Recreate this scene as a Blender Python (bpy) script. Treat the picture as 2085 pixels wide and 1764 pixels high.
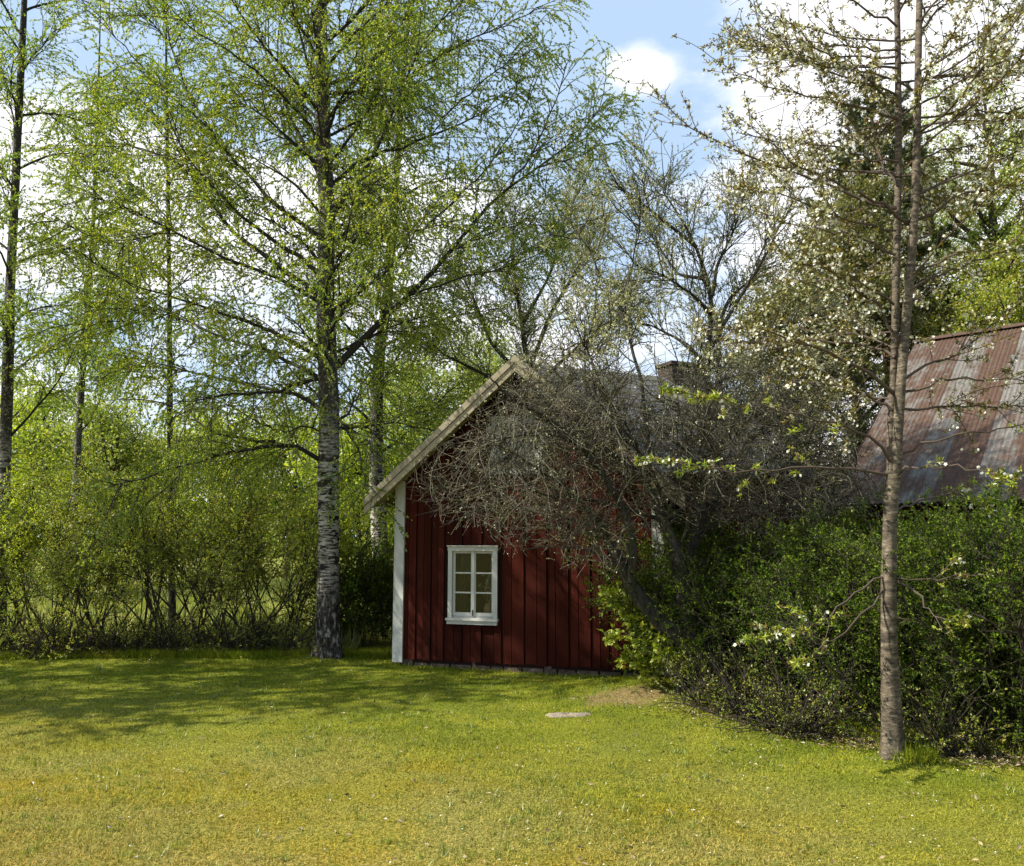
import bpy, math
import numpy as np
from mathutils import Vector
rng = np.random.default_rng(7)
R = math.radians
sc = bpy.context.scene
for o in list(bpy.data.objects): bpy.data.objects.remove(o)

# ------------------------------------------------------------------ camera
F = 1600.0; CX, CY = 1042.5, 882.0; EYE = 1.6; PITCH = math.atan(213 / F)
cam = bpy.data.objects.new('camera', bpy.data.cameras.new('camera')); sc.collection.objects.link(cam)
cam.location = (0, 0, EYE); cam.rotation_euler = (math.pi / 2 + PITCH, 0, 0)
cam.data.sensor_width = 36; cam.data.lens = F / 2085 * 36; cam.data.clip_end = 3000; cam.data.clip_start = 0.05
sc.camera = cam

# ------------------------------------------------------------------ sky, sun, exposure
SUN_EL = 42.0; SX, SY = -0.975, -0.22
sc.world = bpy.data.worlds.new('World'); sc.world.use_nodes = True
wt = sc.world.node_tree; wn = wt.nodes; wl = wt.links
bg = wn['Background']
def N(t, kind, **kw):
    n = t.nodes.new(kind)
    for k, v in kw.items(): setattr(n, k, v)
    return n
sky = N(wt, 'ShaderNodeTexSky', sky_type='NISHITA', sun_disc=False)
sky.sun_elevation = R(SUN_EL); sky.sun_rotation = math.atan2(SX, SY); sky.air_density = 1.0; sky.dust_density = 0.6; sky.ozone_density = 2.0
tc = N(wt, 'ShaderNodeTexCoord')
def vmath(op, a, b=None):
    n = N(wt, 'ShaderNodeVectorMath', operation=op)
    wl.new(a, n.inputs[0])
    if b is not None: n.inputs[1].default_value = b
    return n
def wm(op, a, b, c=None, clamp=False):
    n = N(wt, 'ShaderNodeMath', operation=op, use_clamp=clamp)
    for i, v in enumerate((a, b, c)):
        if v is None: continue
        if isinstance(v, (int, float)): n.inputs[i].default_value = v
        else: wl.new(v, n.inputs[i])
    return n.outputs[0]
def pix_dir(x, y):
    u = (x - CX) / F; v = (CY - y) / F
    d = Vector((u, math.cos(PITCH) - v * math.sin(PITCH), math.sin(PITCH) + v * math.cos(PITCH)))
    return d.normalized()
mp = N(wt, 'ShaderNodeMapping'); mp.inputs['Scale'].default_value = (1, 1, 2.2); wl.new(tc.outputs['Generated'], mp.inputs['Vector'])
nz = N(wt, 'ShaderNodeTexNoise'); nz.inputs['Scale'].default_value = 3.2; nz.inputs['Detail'].default_value = 9; nz.inputs['Roughness'].default_value = 0.62
wl.new(mp.outputs[0], nz.inputs['Vector'])
field = None
# big clouds of this sky: (towards which direction, angular size, weight)
for (px, py, s, w) in [(1275, 143, .036, .36), (1312, 138, .026, .26), (1350, 148, .028, .24), (1740, 50, .12, .52), (2000, 120, .20, .42), (120, 250, .13, .50), (500, 380, .10, .40), (2000, 700, .2, .3), (1090, 190, .05, .30), (800, 250, .10, .22)]:
    dd = vmath('DISTANCE', tc.outputs['Generated'], tuple(pix_dir(px, py)))
    g = wm('MULTIPLY', wm('EXPONENT', wm('MULTIPLY', wm('POWER', wm('DIVIDE', dd.outputs['Value'], s), 2), -1), 0), w)
    field = g if field is None else wm('ADD', field, g)
# away from the view the sky is half clouded as well
nz2 = N(wt, 'ShaderNodeTexNoise'); nz2.inputs['Scale'].default_value = 1.6; nz2.inputs['Detail'].default_value = 3; wl.new(mp.outputs[0], nz2.inputs['Vector'])
sxyz = N(wt, 'ShaderNodeSeparateXYZ'); wl.new(tc.outputs['Generated'], sxyz.inputs[0])
bank = N(wt, 'ShaderNodeMapRange', interpolation_type='SMOOTHSTEP')   # cloud bank low over the horizon
for k_, v_ in zip(('From Min', 'From Max', 'To Min', 'To Max'), (pix_dir(1300, 400).z, pix_dir(1300, 300).z, .36, 0.)): bank.inputs[k_].default_value = v_
wl.new(sxyz.outputs[2], bank.inputs['Value'])
tot = wm('ADD', wm('MULTIPLY', wm('SUBTRACT', nz.outputs[0], 0.5), 1.7), wm('ADD', field, bank.outputs[0]))
cr = N(wt, 'ShaderNodeMapRange', interpolation_type='SMOOTHSTEP'); cr.inputs['From Min'].default_value = 0.14; cr.inputs['From Max'].default_value = 0.56
wl.new(tot, cr.inputs['Value'])
cmix = N(wt, 'ShaderNodeMix', data_type='RGBA'); wl.new(cr.outputs[0], cmix.inputs['Factor'])
cmix.inputs['B'].default_value = (9.6, 9.6, 9.9, 1)
wl.new(sky.outputs[0], cmix.inputs['A'])
# thin veil that whitens the blue
veil = N(wt, 'ShaderNodeMix', data_type='RGBA'); veil.inputs['Factor'].default_value = 0.75
wl.new(sky.outputs[0], veil.inputs['A']); veil.inputs['B'].default_value = (5.0, 6.7, 8.9, 1); wl.new(veil.outputs['Result'], cmix.inputs['A'])
wl.new(cmix.outputs['Result'], bg.inputs['Color']); bg.inputs['Strength'].default_value = 0.07
sun = bpy.data.objects.new('sun', bpy.data.lights.new('sun', 'SUN')); sc.collection.objects.link(sun)
sun.data.energy = 5.0; sun.data.angle = R(0.5); sun.data.color = (1.0, 0.93, 0.80)
sv = Vector((SX * math.cos(R(SUN_EL)), SY * math.cos(R(SUN_EL)), math.sin(R(SUN_EL)))).normalized()
sun.rotation_euler = sv.to_track_quat('Z', 'Y').to_euler()
sc.view_settings.view_transform = 'Standard'; sc.view_settings.look = 'None'; sc.view_settings.gamma = 1; sc.view_settings.exposure = 0.95
sc.cycles.max_bounces = 6; sc.cycles.diffuse_bounces = 3; sc.cycles.glossy_bounces = 2; sc.cycles.transmission_bounces = 4; sc.cycles.transparent_max_bounces = 6
sc.cycles.use_denoising = True

# ------------------------------------------------------------------ helpers
def P(x, y, Y):
    """point of the world seen at photo pixel (x, y), at distance Y ahead"""
    u = (x - CX) / F; v = (CY - y) / F
    t = Y / (math.cos(PITCH) - v * math.sin(PITCH))
    return np.array([u * t, Y, EYE + t * (math.sin(PITCH) + v * math.cos(PITCH))])
def nrm(v): return v / (np.linalg.norm(v, axis=-1, keepdims=True) + 1e-9)
def smooth(x): x = np.clip(x, 0, 1); return x * x * (3 - 2 * x)
def ground(x, y):
    x = np.asarray(x, float); y = np.asarray(y, float)
    z = 0.10 * np.exp(-(((x - 1.45) / .75) ** 2 + ((y - 8.55) / .55) ** 2))
    z = z + 0.06 * np.exp(-(((x - 2.1) / .9) ** 2 + ((y - 7.7) / .6) ** 2))
    z = z + 0.07 * np.exp(-(((x + 2.52) / .42) ** 2 + ((y - 10.55) / .42) ** 2))
    z = z + 0.05 * np.exp(-(((x - 2.85) / .4) ** 2 + ((y - 5.95) / .35) ** 2))
    z = z + 0.012 * np.sin(x * 1.3 + y * .7) * np.sin(y * 1.1 - x * .4) * smooth((9 - np.abs(y - 5)) / 3)
    return z
def link(o, parent=None):
    sc.collection.objects.link(o)
    if parent is not None: o.parent = parent
    return o
def tag(o, label=None, cat=None, group=None, kind=None):
    if label: o['label'] = label
    if cat: o['category'] = cat
    if group: o['group'] = group
    if kind: o['kind'] = kind
    return o
def thing(name, label, cat, loc=(0, 0, 0), rz=0, group=None):
    o = bpy.data.objects.new(name, None); link(o); o.location = loc; o.rotation_euler = (0, 0, rz); o.empty_display_size = .2
    return tag(o, label, cat, group)
class MB:
    """collects pieces of geometry, then links them as one mesh object"""
    def __init__(s): s.v = []; s.f = []; s.m = []; s.a = []; s.r = []; s.n = 0
    def add(s, V, Fc, mat=0, rnd=None, rad=None):
        V = np.asarray(V, float).reshape(-1, 3); Fc = np.asarray(Fc, int)
        s.v.append(V); s.f.append((Fc + s.n, mat)); s.a.append(np.full(len(V), .5) if rnd is None else np.asarray(rnd, float).ravel())
        s.r.append(np.zeros(len(V)) if rad is None else np.asarray(rad, float).ravel()); s.n += len(V)
    def box(s, lo, hi, mat=0, rnd=None):
        x0, y0, z0 = lo; x1, y1, z1 = hi
        V = [(x0, y0, z0), (x1, y0, z0), (x1, y1, z0), (x0, y1, z0), (x0, y0, z1), (x1, y0, z1), (x1, y1, z1), (x0, y1, z1)]
        s.add(V, [(0, 3, 2, 1), (4, 5, 6, 7), (0, 1, 5, 4), (1, 2, 6, 5), (2, 3, 7, 6), (3, 0, 4, 7)], mat, None if rnd is None else [rnd] * 8)
    def prism(s, poly, d, mat=0, rnd=None):
        """convex quad polygon (4 points) swept along vector d"""
        a = np.asarray(poly, float); b = a + np.asarray(d, float); n = len(a)
        V = np.vstack([a, b])
        if n == 4:
            s.add(V, [(3, 2, 1, 0), (4, 5, 6, 7)] + [(i, (i + 1) % 4, (i + 1) % 4 + 4, i + 4) for i in range(4)], mat, None if rnd is None else [rnd] * 8)
        else:
            s.add(V, [(2, 1, 0), (3, 4, 5)], mat, None if rnd is None else [rnd] * 6)
            s.f.append((np.array([(i, (i + 1) % 3, (i + 1) % 3 + 3, i + 3) for i in range(3)]) + s.n - 6, mat))
    def tubes(s, pts, rad, sides=4, mat=0, cap=False, rnd=None):
        """pts (N,n,3), rad (N,n)"""
        pts = np.asarray(pts, float); rad = np.asarray(rad, float)
        if pts.ndim == 2: pts = pts[None]; rad = rad[None]
        Nn, n, _ = pts.shape
        if Nn == 0: return
        T = np.gradient(pts, axis=1); T = nrm(T)
        mT = nrm(T.mean(1, keepdims=True))
        up = np.where(np.abs(mT[..., 2:3]) > .8, np.array([1., 0.15, 0]), np.array([0.1, 0, 1.]))
        A = nrm(np.cross(T, np.broadcast_to(up, T.shape))); B = np.cross(T, A)
        th = np.arange(sides) * 2 * math.pi / sides
        V = pts[:, :, None] + rad[:, :, None, None] * (A[:, :, None] * np.cos(th)[None, None, :, None] + B[:, :, None] * np.sin(th)[None, None, :, None])
        i = np.arange(n - 1)[:, None]; j = np.arange(sides)[None]
        q = np.stack([i * sides + j, i * sides + (j + 1) % sides, (i + 1) * sides + (j + 1) % sides, (i + 1) * sides + j], -1).reshape(-1, 4)
        Fc = (q[None] + (np.arange(Nn) * n * sides)[:, None, None]).reshape(-1, 4)
        rv = None if rnd is None else np.repeat(rnd, n * sides)
        s.add(V, Fc, mat, rv, np.repeat(rad.ravel(), sides))
    def leaves(s, p, d, L, W, mat=0, rnd=None, up=0.0, fold=0.0):
        """kite-shaped leaves with base p, direction d"""
        n = len(p)
        if n == 0: return
        d = nrm(d); q = nrm(rng.normal(size=(n, 3)) + np.array([0, 0, up]))
        S = nrm(np.cross(d, q)); Nn = np.cross(S, d)
        L = np.broadcast_to(L, n)[:, None]; W = np.broadcast_to(W, n)[:, None]
        V = np.stack([p, p + d * L * .42 + S * W * .5 + Nn * fold * W, p + d * L, p + d * L * .42 - S * W * .5 + Nn * fold * W], 1)
        Fc = (np.arange(n) * 4)[:, None] + np.array([0, 1, 2, 3])
        if rnd is None: rnd = rng.random(n)
        s.add(V, Fc, mat, np.repeat(rnd, 4))
    def tris(s, a, b, c, mat=0, rnd=None):
        n = len(a); V = np.stack([a, b, c], 1); Fc = (np.arange(n) * 3)[:, None] + np.array([0, 1, 2])
        s.add(V, Fc, mat, np.repeat(rnd if rnd is not None else rng.random(n), 3))
    def build(s, name, mats, parent=None, origin=(0, 0, 0), sm=False):
        me = bpy.data.meshes.new(name)
        V = np.vstack(s.v) - np.asarray(origin, float)
        me.vertices.add(len(V)); me.vertices.foreach_set('co', V.ravel().astype(np.float32))
        loops = np.concatenate([f.ravel() for f, m in s.f]); sizes = np.concatenate([np.full(len(f), f.shape[1]) for f, m in s.f]); ms = np.concatenate([np.full(len(f), m) for f, m in s.f])
        me.loops.add(len(loops)); me.loops.foreach_set('vertex_index', loops.astype(np.int32))
        me.polygons.add(len(sizes)); me.polygons.foreach_set('loop_start', np.concatenate([[0], np.cumsum(sizes)[:-1]]).astype(np.int32))
        me.polygons.foreach_set('material_index', ms.astype(np.int32))
        me.polygons.foreach_set('use_smooth', np.full(len(sizes), bool(sm)))
        at = me.attributes.new('rnd', 'FLOAT', 'POINT'); at.data.foreach_set('value', np.concatenate(s.a).astype(np.float32))
        at = me.attributes.new('rad', 'FLOAT', 'POINT'); at.data.foreach_set('value', np.concatenate(s.r).astype(np.float32))
        me.update(calc_edges=True)
        for m in (mats if isinstance(mats, (list, tuple)) else [mats]): me.materials.append(m)
        o = bpy.data.objects.new(name, me); link(o, parent); 
        return o

# ------------------------------------------------------------------ materials
def mat(name):
    m = bpy.data.materials.new(name); m.use_nodes = True; t = m.node_tree; t.nodes.clear()
    out = t.nodes.new('ShaderNodeOutputMaterial'); return m, t, out
def lk(t, a, b): t.links.new(a, b)
def noise(t, scale, vec=None, detail=4, rough=.55, stretch=None, dist=0):
    n = t.nodes.new('ShaderNodeTexNoise'); n.inputs['Scale'].default_value = scale; n.inputs['Detail'].default_value = detail; n.inputs['Roughness'].default_value = rough; n.inputs['Distortion'].default_value = dist
    if vec is None: vec = t.nodes.new('ShaderNodeTexCoord').outputs['Object']
    if stretch:
        mpn = t.nodes.new('ShaderNodeMapping'); mpn.inputs['Scale'].default_value = stretch; lk(t, vec, mpn.inputs['Vector']); vec = mpn.outputs[0]
    lk(t, vec, n.inputs['Vector']); return n.outputs['Fac']
def ramp(t, fac, stops):
    r = t.nodes.new('ShaderNodeValToRGB'); e = r.color_ramp.elements
    while len(e) < len(stops): e.new(0.5)
    for i, (p, c) in enumerate(stops): e[i].position = p; e[i].color = (*c, 1) if len(c) == 3 else c
    if fac is not None: lk(t, fac, r.inputs[0])
    return r.outputs[0]
def mixc(t, f, a, b, blend='MIX'):
    m = t.nodes.new('ShaderNodeMix'); m.data_type = 'RGBA'; m.blend_type = blend
    for s, v in (('Factor', f), ('A', a), ('B', b)):
        if isinstance(v, (int, float)): m.inputs[s].default_value = v
        elif isinstance(v, tuple): m.inputs[s].default_value = (*v, 1)
        else: lk(t, v, m.inputs[s])
    return m.outputs['Result']
def attr(t, n):
    a = t.nodes.new('ShaderNodeAttribute'); a.attribute_name = n; return a.outputs['Fac']
def mrange(t, v, a, b, c=0., d=1., sm=True):
    m = t.nodes.new('ShaderNodeMapRange'); m.interpolation_type = 'SMOOTHSTEP' if sm else 'LINEAR'
    lk(t, v, m.inputs['Value'])
    for k, x in zip(('From Min', 'From Max', 'To Min', 'To Max'), (a, b, c, d)): m.inputs[k].default_value = x
    return m.outputs[0]
def princ(t, out, col, rough=.8, spec=.3, bump=None, bstr=.3, bdist=.01):
    p = t.nodes.new('ShaderNodeBsdfPrincipled'); p.inputs['Roughness'].default_value = rough; p.inputs['Specular IOR Level'].default_value = spec
    if isinstance(col, tuple): p.inputs['Base Color'].default_value = (*col, 1)
    else: lk(t, col, p.inputs['Base Color'])
    if bump is not None:
        b = t.nodes.new('ShaderNodeBump'); b.inputs['Strength'].default_value = bstr; b.inputs['Distance'].default_value = bdist; lk(t, bump, b.inputs['Height']); lk(t, b.outputs[0], p.inputs['Normal'])
    lk(t, p.outputs[0], out.inputs['Surface']); return p
def leaf_mat(name, cols, trans=.5, gloss=.04, big=.6):
    """cols: list of colours across the leaves; clump-scale variation as well"""
    m, t, out = mat(name)
    f = attr(t, 'rnd'); nb = noise(t, big, detail=2)
    ad = t.nodes.new('ShaderNodeMath'); ad.operation = 'MULTIPLY_ADD'; lk(t, nb, ad.inputs[0]); ad.inputs[1].default_value = 1.1; 
    sb = t.nodes.new('ShaderNodeMath'); sb.operation = 'SUBTRACT'; lk(t, f, sb.inputs[0]); sb.inputs[1].default_value = .55
    lk(t, sb.outputs[0], ad.inputs[2])
    c = ramp(t, ad.outputs[0], [(i / (len(cols) - 1) * .8 + .1, cc) for i, cc in enumerate(cols)])
    d = t.nodes.new('ShaderNodeBsdfDiffuse'); tr = t.nodes.new('ShaderNodeBsdfTranslucent'); lk(t, c, d.inputs[0])
    c2 = mixc(t, 1.0, c, (1.05, 1.08, .55), 'MULTIPLY'); lk(t, c2, tr.inputs[0])
    g = t.nodes.new('ShaderNodeBsdfGlossy'); g.inputs['Roughness'].default_value = .45; g.inputs['Color'].default_value = (.9, .95, 1, 1)
    m1 = t.nodes.new('ShaderNodeMixShader'); m1.inputs[0].default_value = trans; lk(t, d.outputs[0], m1.inputs[1]); lk(t, tr.outputs[0], m1.inputs[2])
    m2 = t.nodes.new('ShaderNodeMixShader'); m2.inputs[0].default_value = gloss; lk(t, m1.outputs[0], m2.inputs[1]); lk(t, g.outputs[0], m2.inputs[2])
    lk(t, m2.outputs[0], out.inputs['Surface']); return m
M = {}
M['birch_leaf'] = leaf_mat('birch leaf', [(.13, .22, .02), (.23, .33, .03), (.36, .43, .04), (.44, .42, .05)], .62)
M['birch_leaf_far'] = leaf_mat('far birch leaf', [(.15, .25, .03), (.27, .36, .05), (.38, .42, .07)], .6)
M['lilac_leaf'] = leaf_mat('shrub leaf', [(.15, .22, .02), (.27, .34, .03), (.42, .45, .05), (.44, .38, .08)], .6)
M['bright_leaf'] = leaf_mat('bright leaf', [(.24, .33, .02), (.40, .48, .03), (.55, .58, .05)], .6, big=.4)
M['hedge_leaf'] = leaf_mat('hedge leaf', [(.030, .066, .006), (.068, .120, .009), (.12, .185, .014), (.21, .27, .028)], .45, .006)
M['olive_leaf'] = leaf_mat('olive leaf', [(.09, .095, .025), (.16, .16, .04), (.24, .22, .07)], .4)
M['needle'] = leaf_mat('pine needle', [(.035, .055, .018), (.065, .085, .03), (.11, .125, .045)], .15, .03)
M['far_leaf'] = leaf_mat('distant leaf', [(.18, .26, .04), (.32, .38, .06), (.45, .46, .10)], .5, big=.12)
M['cherry_leaf'] = leaf_mat('young cherry leaf', [(.07, .08, .012), (.14, .13, .018), (.24, .20, .022), (.20, .12, .02)], .42, big=2)
M['apple_bud'] = leaf_mat('apple bud', [(.30, .30, .20), (.45, .47, .28), (.60, .58, .46)], .3, big=2)
M['hedge_leaf_lawn'] = leaf_mat('lawn clump', [(.10, .15, .02), (.20, .25, .03), (.30, .32, .05)], .4)
M['bud_leaf'] = leaf_mat('opening bud leaf', [(.14, .16, .05), (.28, .30, .10), (.46, .45, .25), (.66, .63, .50)], .5, big=1.5)
M['maple_leaf'] = leaf_mat('sapling leaf', [(.18, .26, .02), (.33, .40, .03), (.44, .44, .05)], .45, big=2)
M['petal'] = leaf_mat('petal', [(.60, .59, .52), (.78, .77, .70)], .35)
def bark(name, base, dark, sc_=30, z_dark=None):
    m, t, out = mat(name)
    n1 = noise(t, sc_, detail=5, rough=.7, stretch=(1, 1, .35)); n2 = noise(t, sc_ * .12, detail=3)
    c = ramp(t, n1, [(.35, dark), (.52, base), (.7, tuple(min(1, x * 1.35) for x in base))])
    c = mixc(t, mrange(t, n2, .52, .68), c, (base[0] * .9, base[1] * 1.05, base[2] * .7))
    princ(t, out, c, .9, .2, n1, .8, .012); return m
M['apple_bark'] = bark('apple bark', (.045, .040, .031), (.010, .009, .007), 34)
M['twig'] = bark('grey twig', (.105, .094, .068), (.026, .022, .017), 22)
M['dark_twig'] = bark('dark twig', (.05, .042, .035), (.02, .017, .014), 60)
M['shrub_stem'] = bark('shrub stem', (.052, .043, .033), (.022, .018, .014), 40)
M['pine_bark'] = bark('pine bark', (.20, .11, .06), (.07, .045, .03), 12)
M['pale_stem'] = bark('pale stem', (.26, .25, .20), (.14, .13, .10), 50)
def birch_bark():
    m, t, out = mat('birch bark')
    co = t.nodes.new('ShaderNodeTexCoord').outputs['Object']; sx = t.nodes.new('ShaderNodeSeparateXYZ'); lk(t, co, sx.inputs[0])
    band = noise(t, 5.5, co, detail=5, rough=.68, stretch=(1.3, 1.3, 6.5), dist=.35)
    lent = noise(t, 13, co, detail=3, rough=.6, stretch=(1, 1, 7), dist=.2)
    crack = noise(t, 17, co, detail=6, rough=.75, stretch=(1.2, 1.2, .5), dist=.3)
    white = ramp(t, noise(t, 9, co, 4), [(.3, (.26, .24, .20)), (.7, (.52, .49, .43))])
    big = noise(t, 2.6, co, detail=5, rough=.6, stretch=(.7, .7, 2.6), dist=.5)
    bz = ramp(t, band, [(.50, (0, 0, 0)), (.545, (1, 1, 1))])
    c = mixc(t, bz, white, (.016, .013, .011)); c = mixc(t, ramp(t, big, [(.54, (0, 0, 0)), (.575, (1, 1, 1))]), c, (.018, .015, .012))
    c = mixc(t, ramp(t, lent, [(.60, (0, 0, 0)), (.66, (1, 1, 1))]), c, (.05, .045, .04))
    low = ramp(t, crack, [(.44, (.012, .010, .008)), (.54, (.05, .044, .036)), (.59, (.25, .235, .20))])
    h = noise(t, 2.2, co, 3)
    ad = t.nodes.new('ShaderNodeMath'); ad.operation = 'MULTIPLY_ADD'; lk(t, h, ad.inputs[0]); ad.inputs[1].default_value = 1.1; lk(t, sx.outputs[2], ad.inputs[2])
    c = mixc(t, mrange(t, ad.outputs[0], 1.15, 2.1), low, c)
    # limbs and the upper stem turn dark, mottled
    up = mixc(t, ramp(t, noise(t, 24, co, 5, .7), [(.53, (0, 0, 0)), (.60, (1, 1, 1))]), (.035, .032, .026), (.22, .21, .18))
    c = mixc(t, mrange(t, ad.outputs[0], 2.9, 4.0), c, up)
    c = mixc(t, mrange(t, attr(t, 'rad'), .075, .05), c, (.026, .023, .018))
    princ(t, out, c, .85, .25, crack, .9, .015); return m
M['birch_bark'] = birch_bark()
def cherry_bark():
    m, t, out = mat('cherry bark'); co = t.nodes.new('ShaderNodeTexCoord').outputs['Object']
    b = noise(t, 12, co, 6, .75, (1, 1, 3.2), .5); n2 = noise(t, 30, co, 4, .7)
    c = ramp(t, b, [(.36, (.018, .014, .010)), (.45, (.060, .048, .033)), (.56, (.125, .10, .068)), (.66, (.24, .205, .15))])
    c = mixc(t, mrange(t, n2, .56, .66), c, (.07, .055, .04))
    c = mixc(t, mrange(t, attr(t, 'rad'), .030, .015), c, (.075, .055, .042))
    princ(t, out, c, .75, .3, b, .7, .01); return m
M['cherry_bark'] = cherry_bark()
def lawn_colour(t):
    co = t.nodes.new('ShaderNodeTexCoord').outputs['Object']
    sx = t.nodes.new('ShaderNodeSeparateXYZ'); lk(t, co, sx.inputs[0])
    n_big = noise(t, .55, co, 3, .5, (1, 1, 0)); n_mid = noise(t, 2.2, co, 4, .6, (.7, 1, 0)); n_o = noise(t, .9, co, 4, .6, (1.0, 1.3, 0.001), .5)
    # greener far from the camera and to the right, dry close by
    mm = t.nodes.new('ShaderNodeMath'); mm.operation = 'MULTIPLY_ADD'; lk(t, sx.outputs[0], mm.inputs[0]); mm.inputs[1].default_value = .38; lk(t, sx.outputs[1], mm.inputs[2])
    m2 = t.nodes.new('ShaderNodeMath'); m2.operation = 'MULTIPLY_ADD'; lk(t, n_big, m2.inputs[0]); m2.inputs[1].default_value = 5.; lk(t, mm.outputs[0], m2.inputs[2])
    m3 = t.nodes.new('ShaderNodeMath'); m3.operation = 'MULTIPLY_ADD'; lk(t, n_mid, m3.inputs[0]); m3.inputs[1].default_value = 3.6; lk(t, m2.outputs[0], m3.inputs[2])
    g = mrange(t, m3.outputs[0], 7.0, 12.2)
    dry = mixc(t, mrange(t, n_o, .38, .70), (.385, .310, .100), (.385, .275, .032))
    c = ramp(t, g, [(0, (1, 1, 1)), (1, (0, 0, 0))])
    green = mixc(t, mrange(t, n_mid, .4, .65), (.165, .215, .018), (.290, .300, .034))
    col = mixc(t, g, dry, green)
    far = mrange(t, sx.outputs[1], 12., 20.)
    return mixc(t, far, col, (.34, .36, .08)), co
def ground_mat():
    m, t, out = mat('lawn ground'); col, co = lawn_colour(t)
    soil = noise(t, 60, co, 5, .8); col = mixc(t, ramp(t, soil, [(.42, (1, 1, 1)), (.60, (0, 0, 0))]), col, (.09, .095, .012))
    # worn bare strip by the old stump
    g = t.nodes.new('ShaderNodeVectorMath'); g.operation = 'DISTANCE'; mpn = t.nodes.new('ShaderNodeMapping'); mpn.inputs['Scale'].default_value = (1, 1.7, 0); lk(t, co, mpn.inputs[0]); lk(t, mpn.outputs[0], g.inputs[0]); g.inputs[1].default_value = (1.12, 8.0 * 1.7, 0)
    ad = t.nodes.new('ShaderNodeMath'); ad.operation = 'MULTIPLY_ADD'; lk(t, noise(t, 4, co), ad.inputs[0]); ad.inputs[1].default_value = .9; lk(t, g.outputs['Value'], ad.inputs[2])
    col = mixc(t, mrange(t, ad.outputs[0], .75, 1.1), ramp(t, noise(t, 40, co, 5, .8), [(.35, (.07, .048, .022)), (.6, (.25, .19, .08))]), col)
    princ(t, out, col, .95, .1, soil, .6, .02); return m
M['ground'] = ground_mat()
def blade_mat():
    m, t, out = mat('grass blade'); col, co = lawn_colour(t)
    r = attr(t, 'rnd'); col = mixc(t, 1., col, ramp(t, r, [(0, (.30, .38, .2)), (.4, (.9, .95, .8)), (.8, (1.25, 1.2, 1.1)), (1, (1.8, 1.65, 1.9))]), 'MULTIPLY')
    d = t.nodes.new('ShaderNodeBsdfDiffuse'); tr = t.nodes.new('ShaderNodeBsdfTranslucent'); lk(t, col, d.inputs[0]); lk(t, col, tr.inputs[0])
    m1 = t.nodes.new('ShaderNodeMixShader'); m1.inputs[0].default_value = .35; lk(t, d.outputs[0], m1.inputs[1]); lk(t, tr.outputs[0], m1.inputs[2]); lk(t, m1.outputs[0], out.inputs['Surface']); return m
M['blade'] = blade_mat()
def wood(name, a, b, scale=12, st=(6, 6, .5), rough=.8, bs=.4, spot=None, spec=.25):
    m, t, out = mat(name); n1 = noise(t, scale, None, 5, .65, st); n2 = noise(t, 2.3, None, 4)
    r = attr(t, 'rnd'); c = mixc(t, n1, a, b); c = mixc(t, 1., c, ramp(t, r, [(0, (.62, .62, .62)), (1, (1.25, 1.2, 1.15))]), 'MULTIPLY')
    c = mixc(t, mrange(t, n2, .55, .75, 0, .45), c, tuple(x * .5 for x in a))
    if spot: c = mixc(t, mrange(t, noise(t, 26, None, 5, .7, (2.5, 2.5, .6)), .64, .70), c, spot)
    princ(t, out, c, rough, spec, n1, bs, .004); return m
M['red'] = wood('falu red board', (.017, .0046, .0034), (.075, .0150, .0088), 9, (7, 7, .4), .95, .8, (.014, .006, .005), .08)
M['red_dark'] = wood('seam', (.012, .004, .003), (.022, .006, .004))
M['white'] = wood('white painted wood', (.38, .40, .385), (.52, .53, .495), 7, (5, 5, .6), .55, .15, (.36, .35, .30))
M['cream'] = wood('weathered cream paint', (.20, .175, .115), (.36, .325, .225), 6, (3, 3, 3), .7, .2, (.08, .07, .05))
M['hatch'] = wood('grey hatch board', (.42, .43, .38), (.52, .53, .47), 8, (6, 6, .5), .7, .3)
def slate():
    m, t, out = mat('grey roof covering'); n1 = noise(t, 14, None, 5, .7); n2 = noise(t, 1.4, None, 4)
    c = ramp(t, n1, [(.3, (.055, .055, .058)), (.7, (.14, .14, .14))]); c = mixc(t, mrange(t, n2, .5, .7), c, (.10, .105, .07)); princ(t, out, c, .85, .3, n1, .5, .01); return m
M['slate'] = slate()
def stone(name, a, b, s=14):
    m, t, out = mat(name); n1 = noise(t, s, None, 6, .7); c = ramp(t, n1, [(.3, a), (.68, b)]); princ(t, out, c, .9, .2, n1, .8, .02); return m
M['stone'] = stone('foundation stone', (.05, .036, .028), (.17, .125, .105)); M['flat_stone'] = stone('grey field stone', (.14, .115, .08), (.34, .29, .23), 17)
M['brick'] = stone('old brick', (.03, .024, .021), (.075, .055, .045), 20)
def stk_(t, co): return noise(t, 2.2, co, 5, .65, (1.3, .10, 1))
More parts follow.
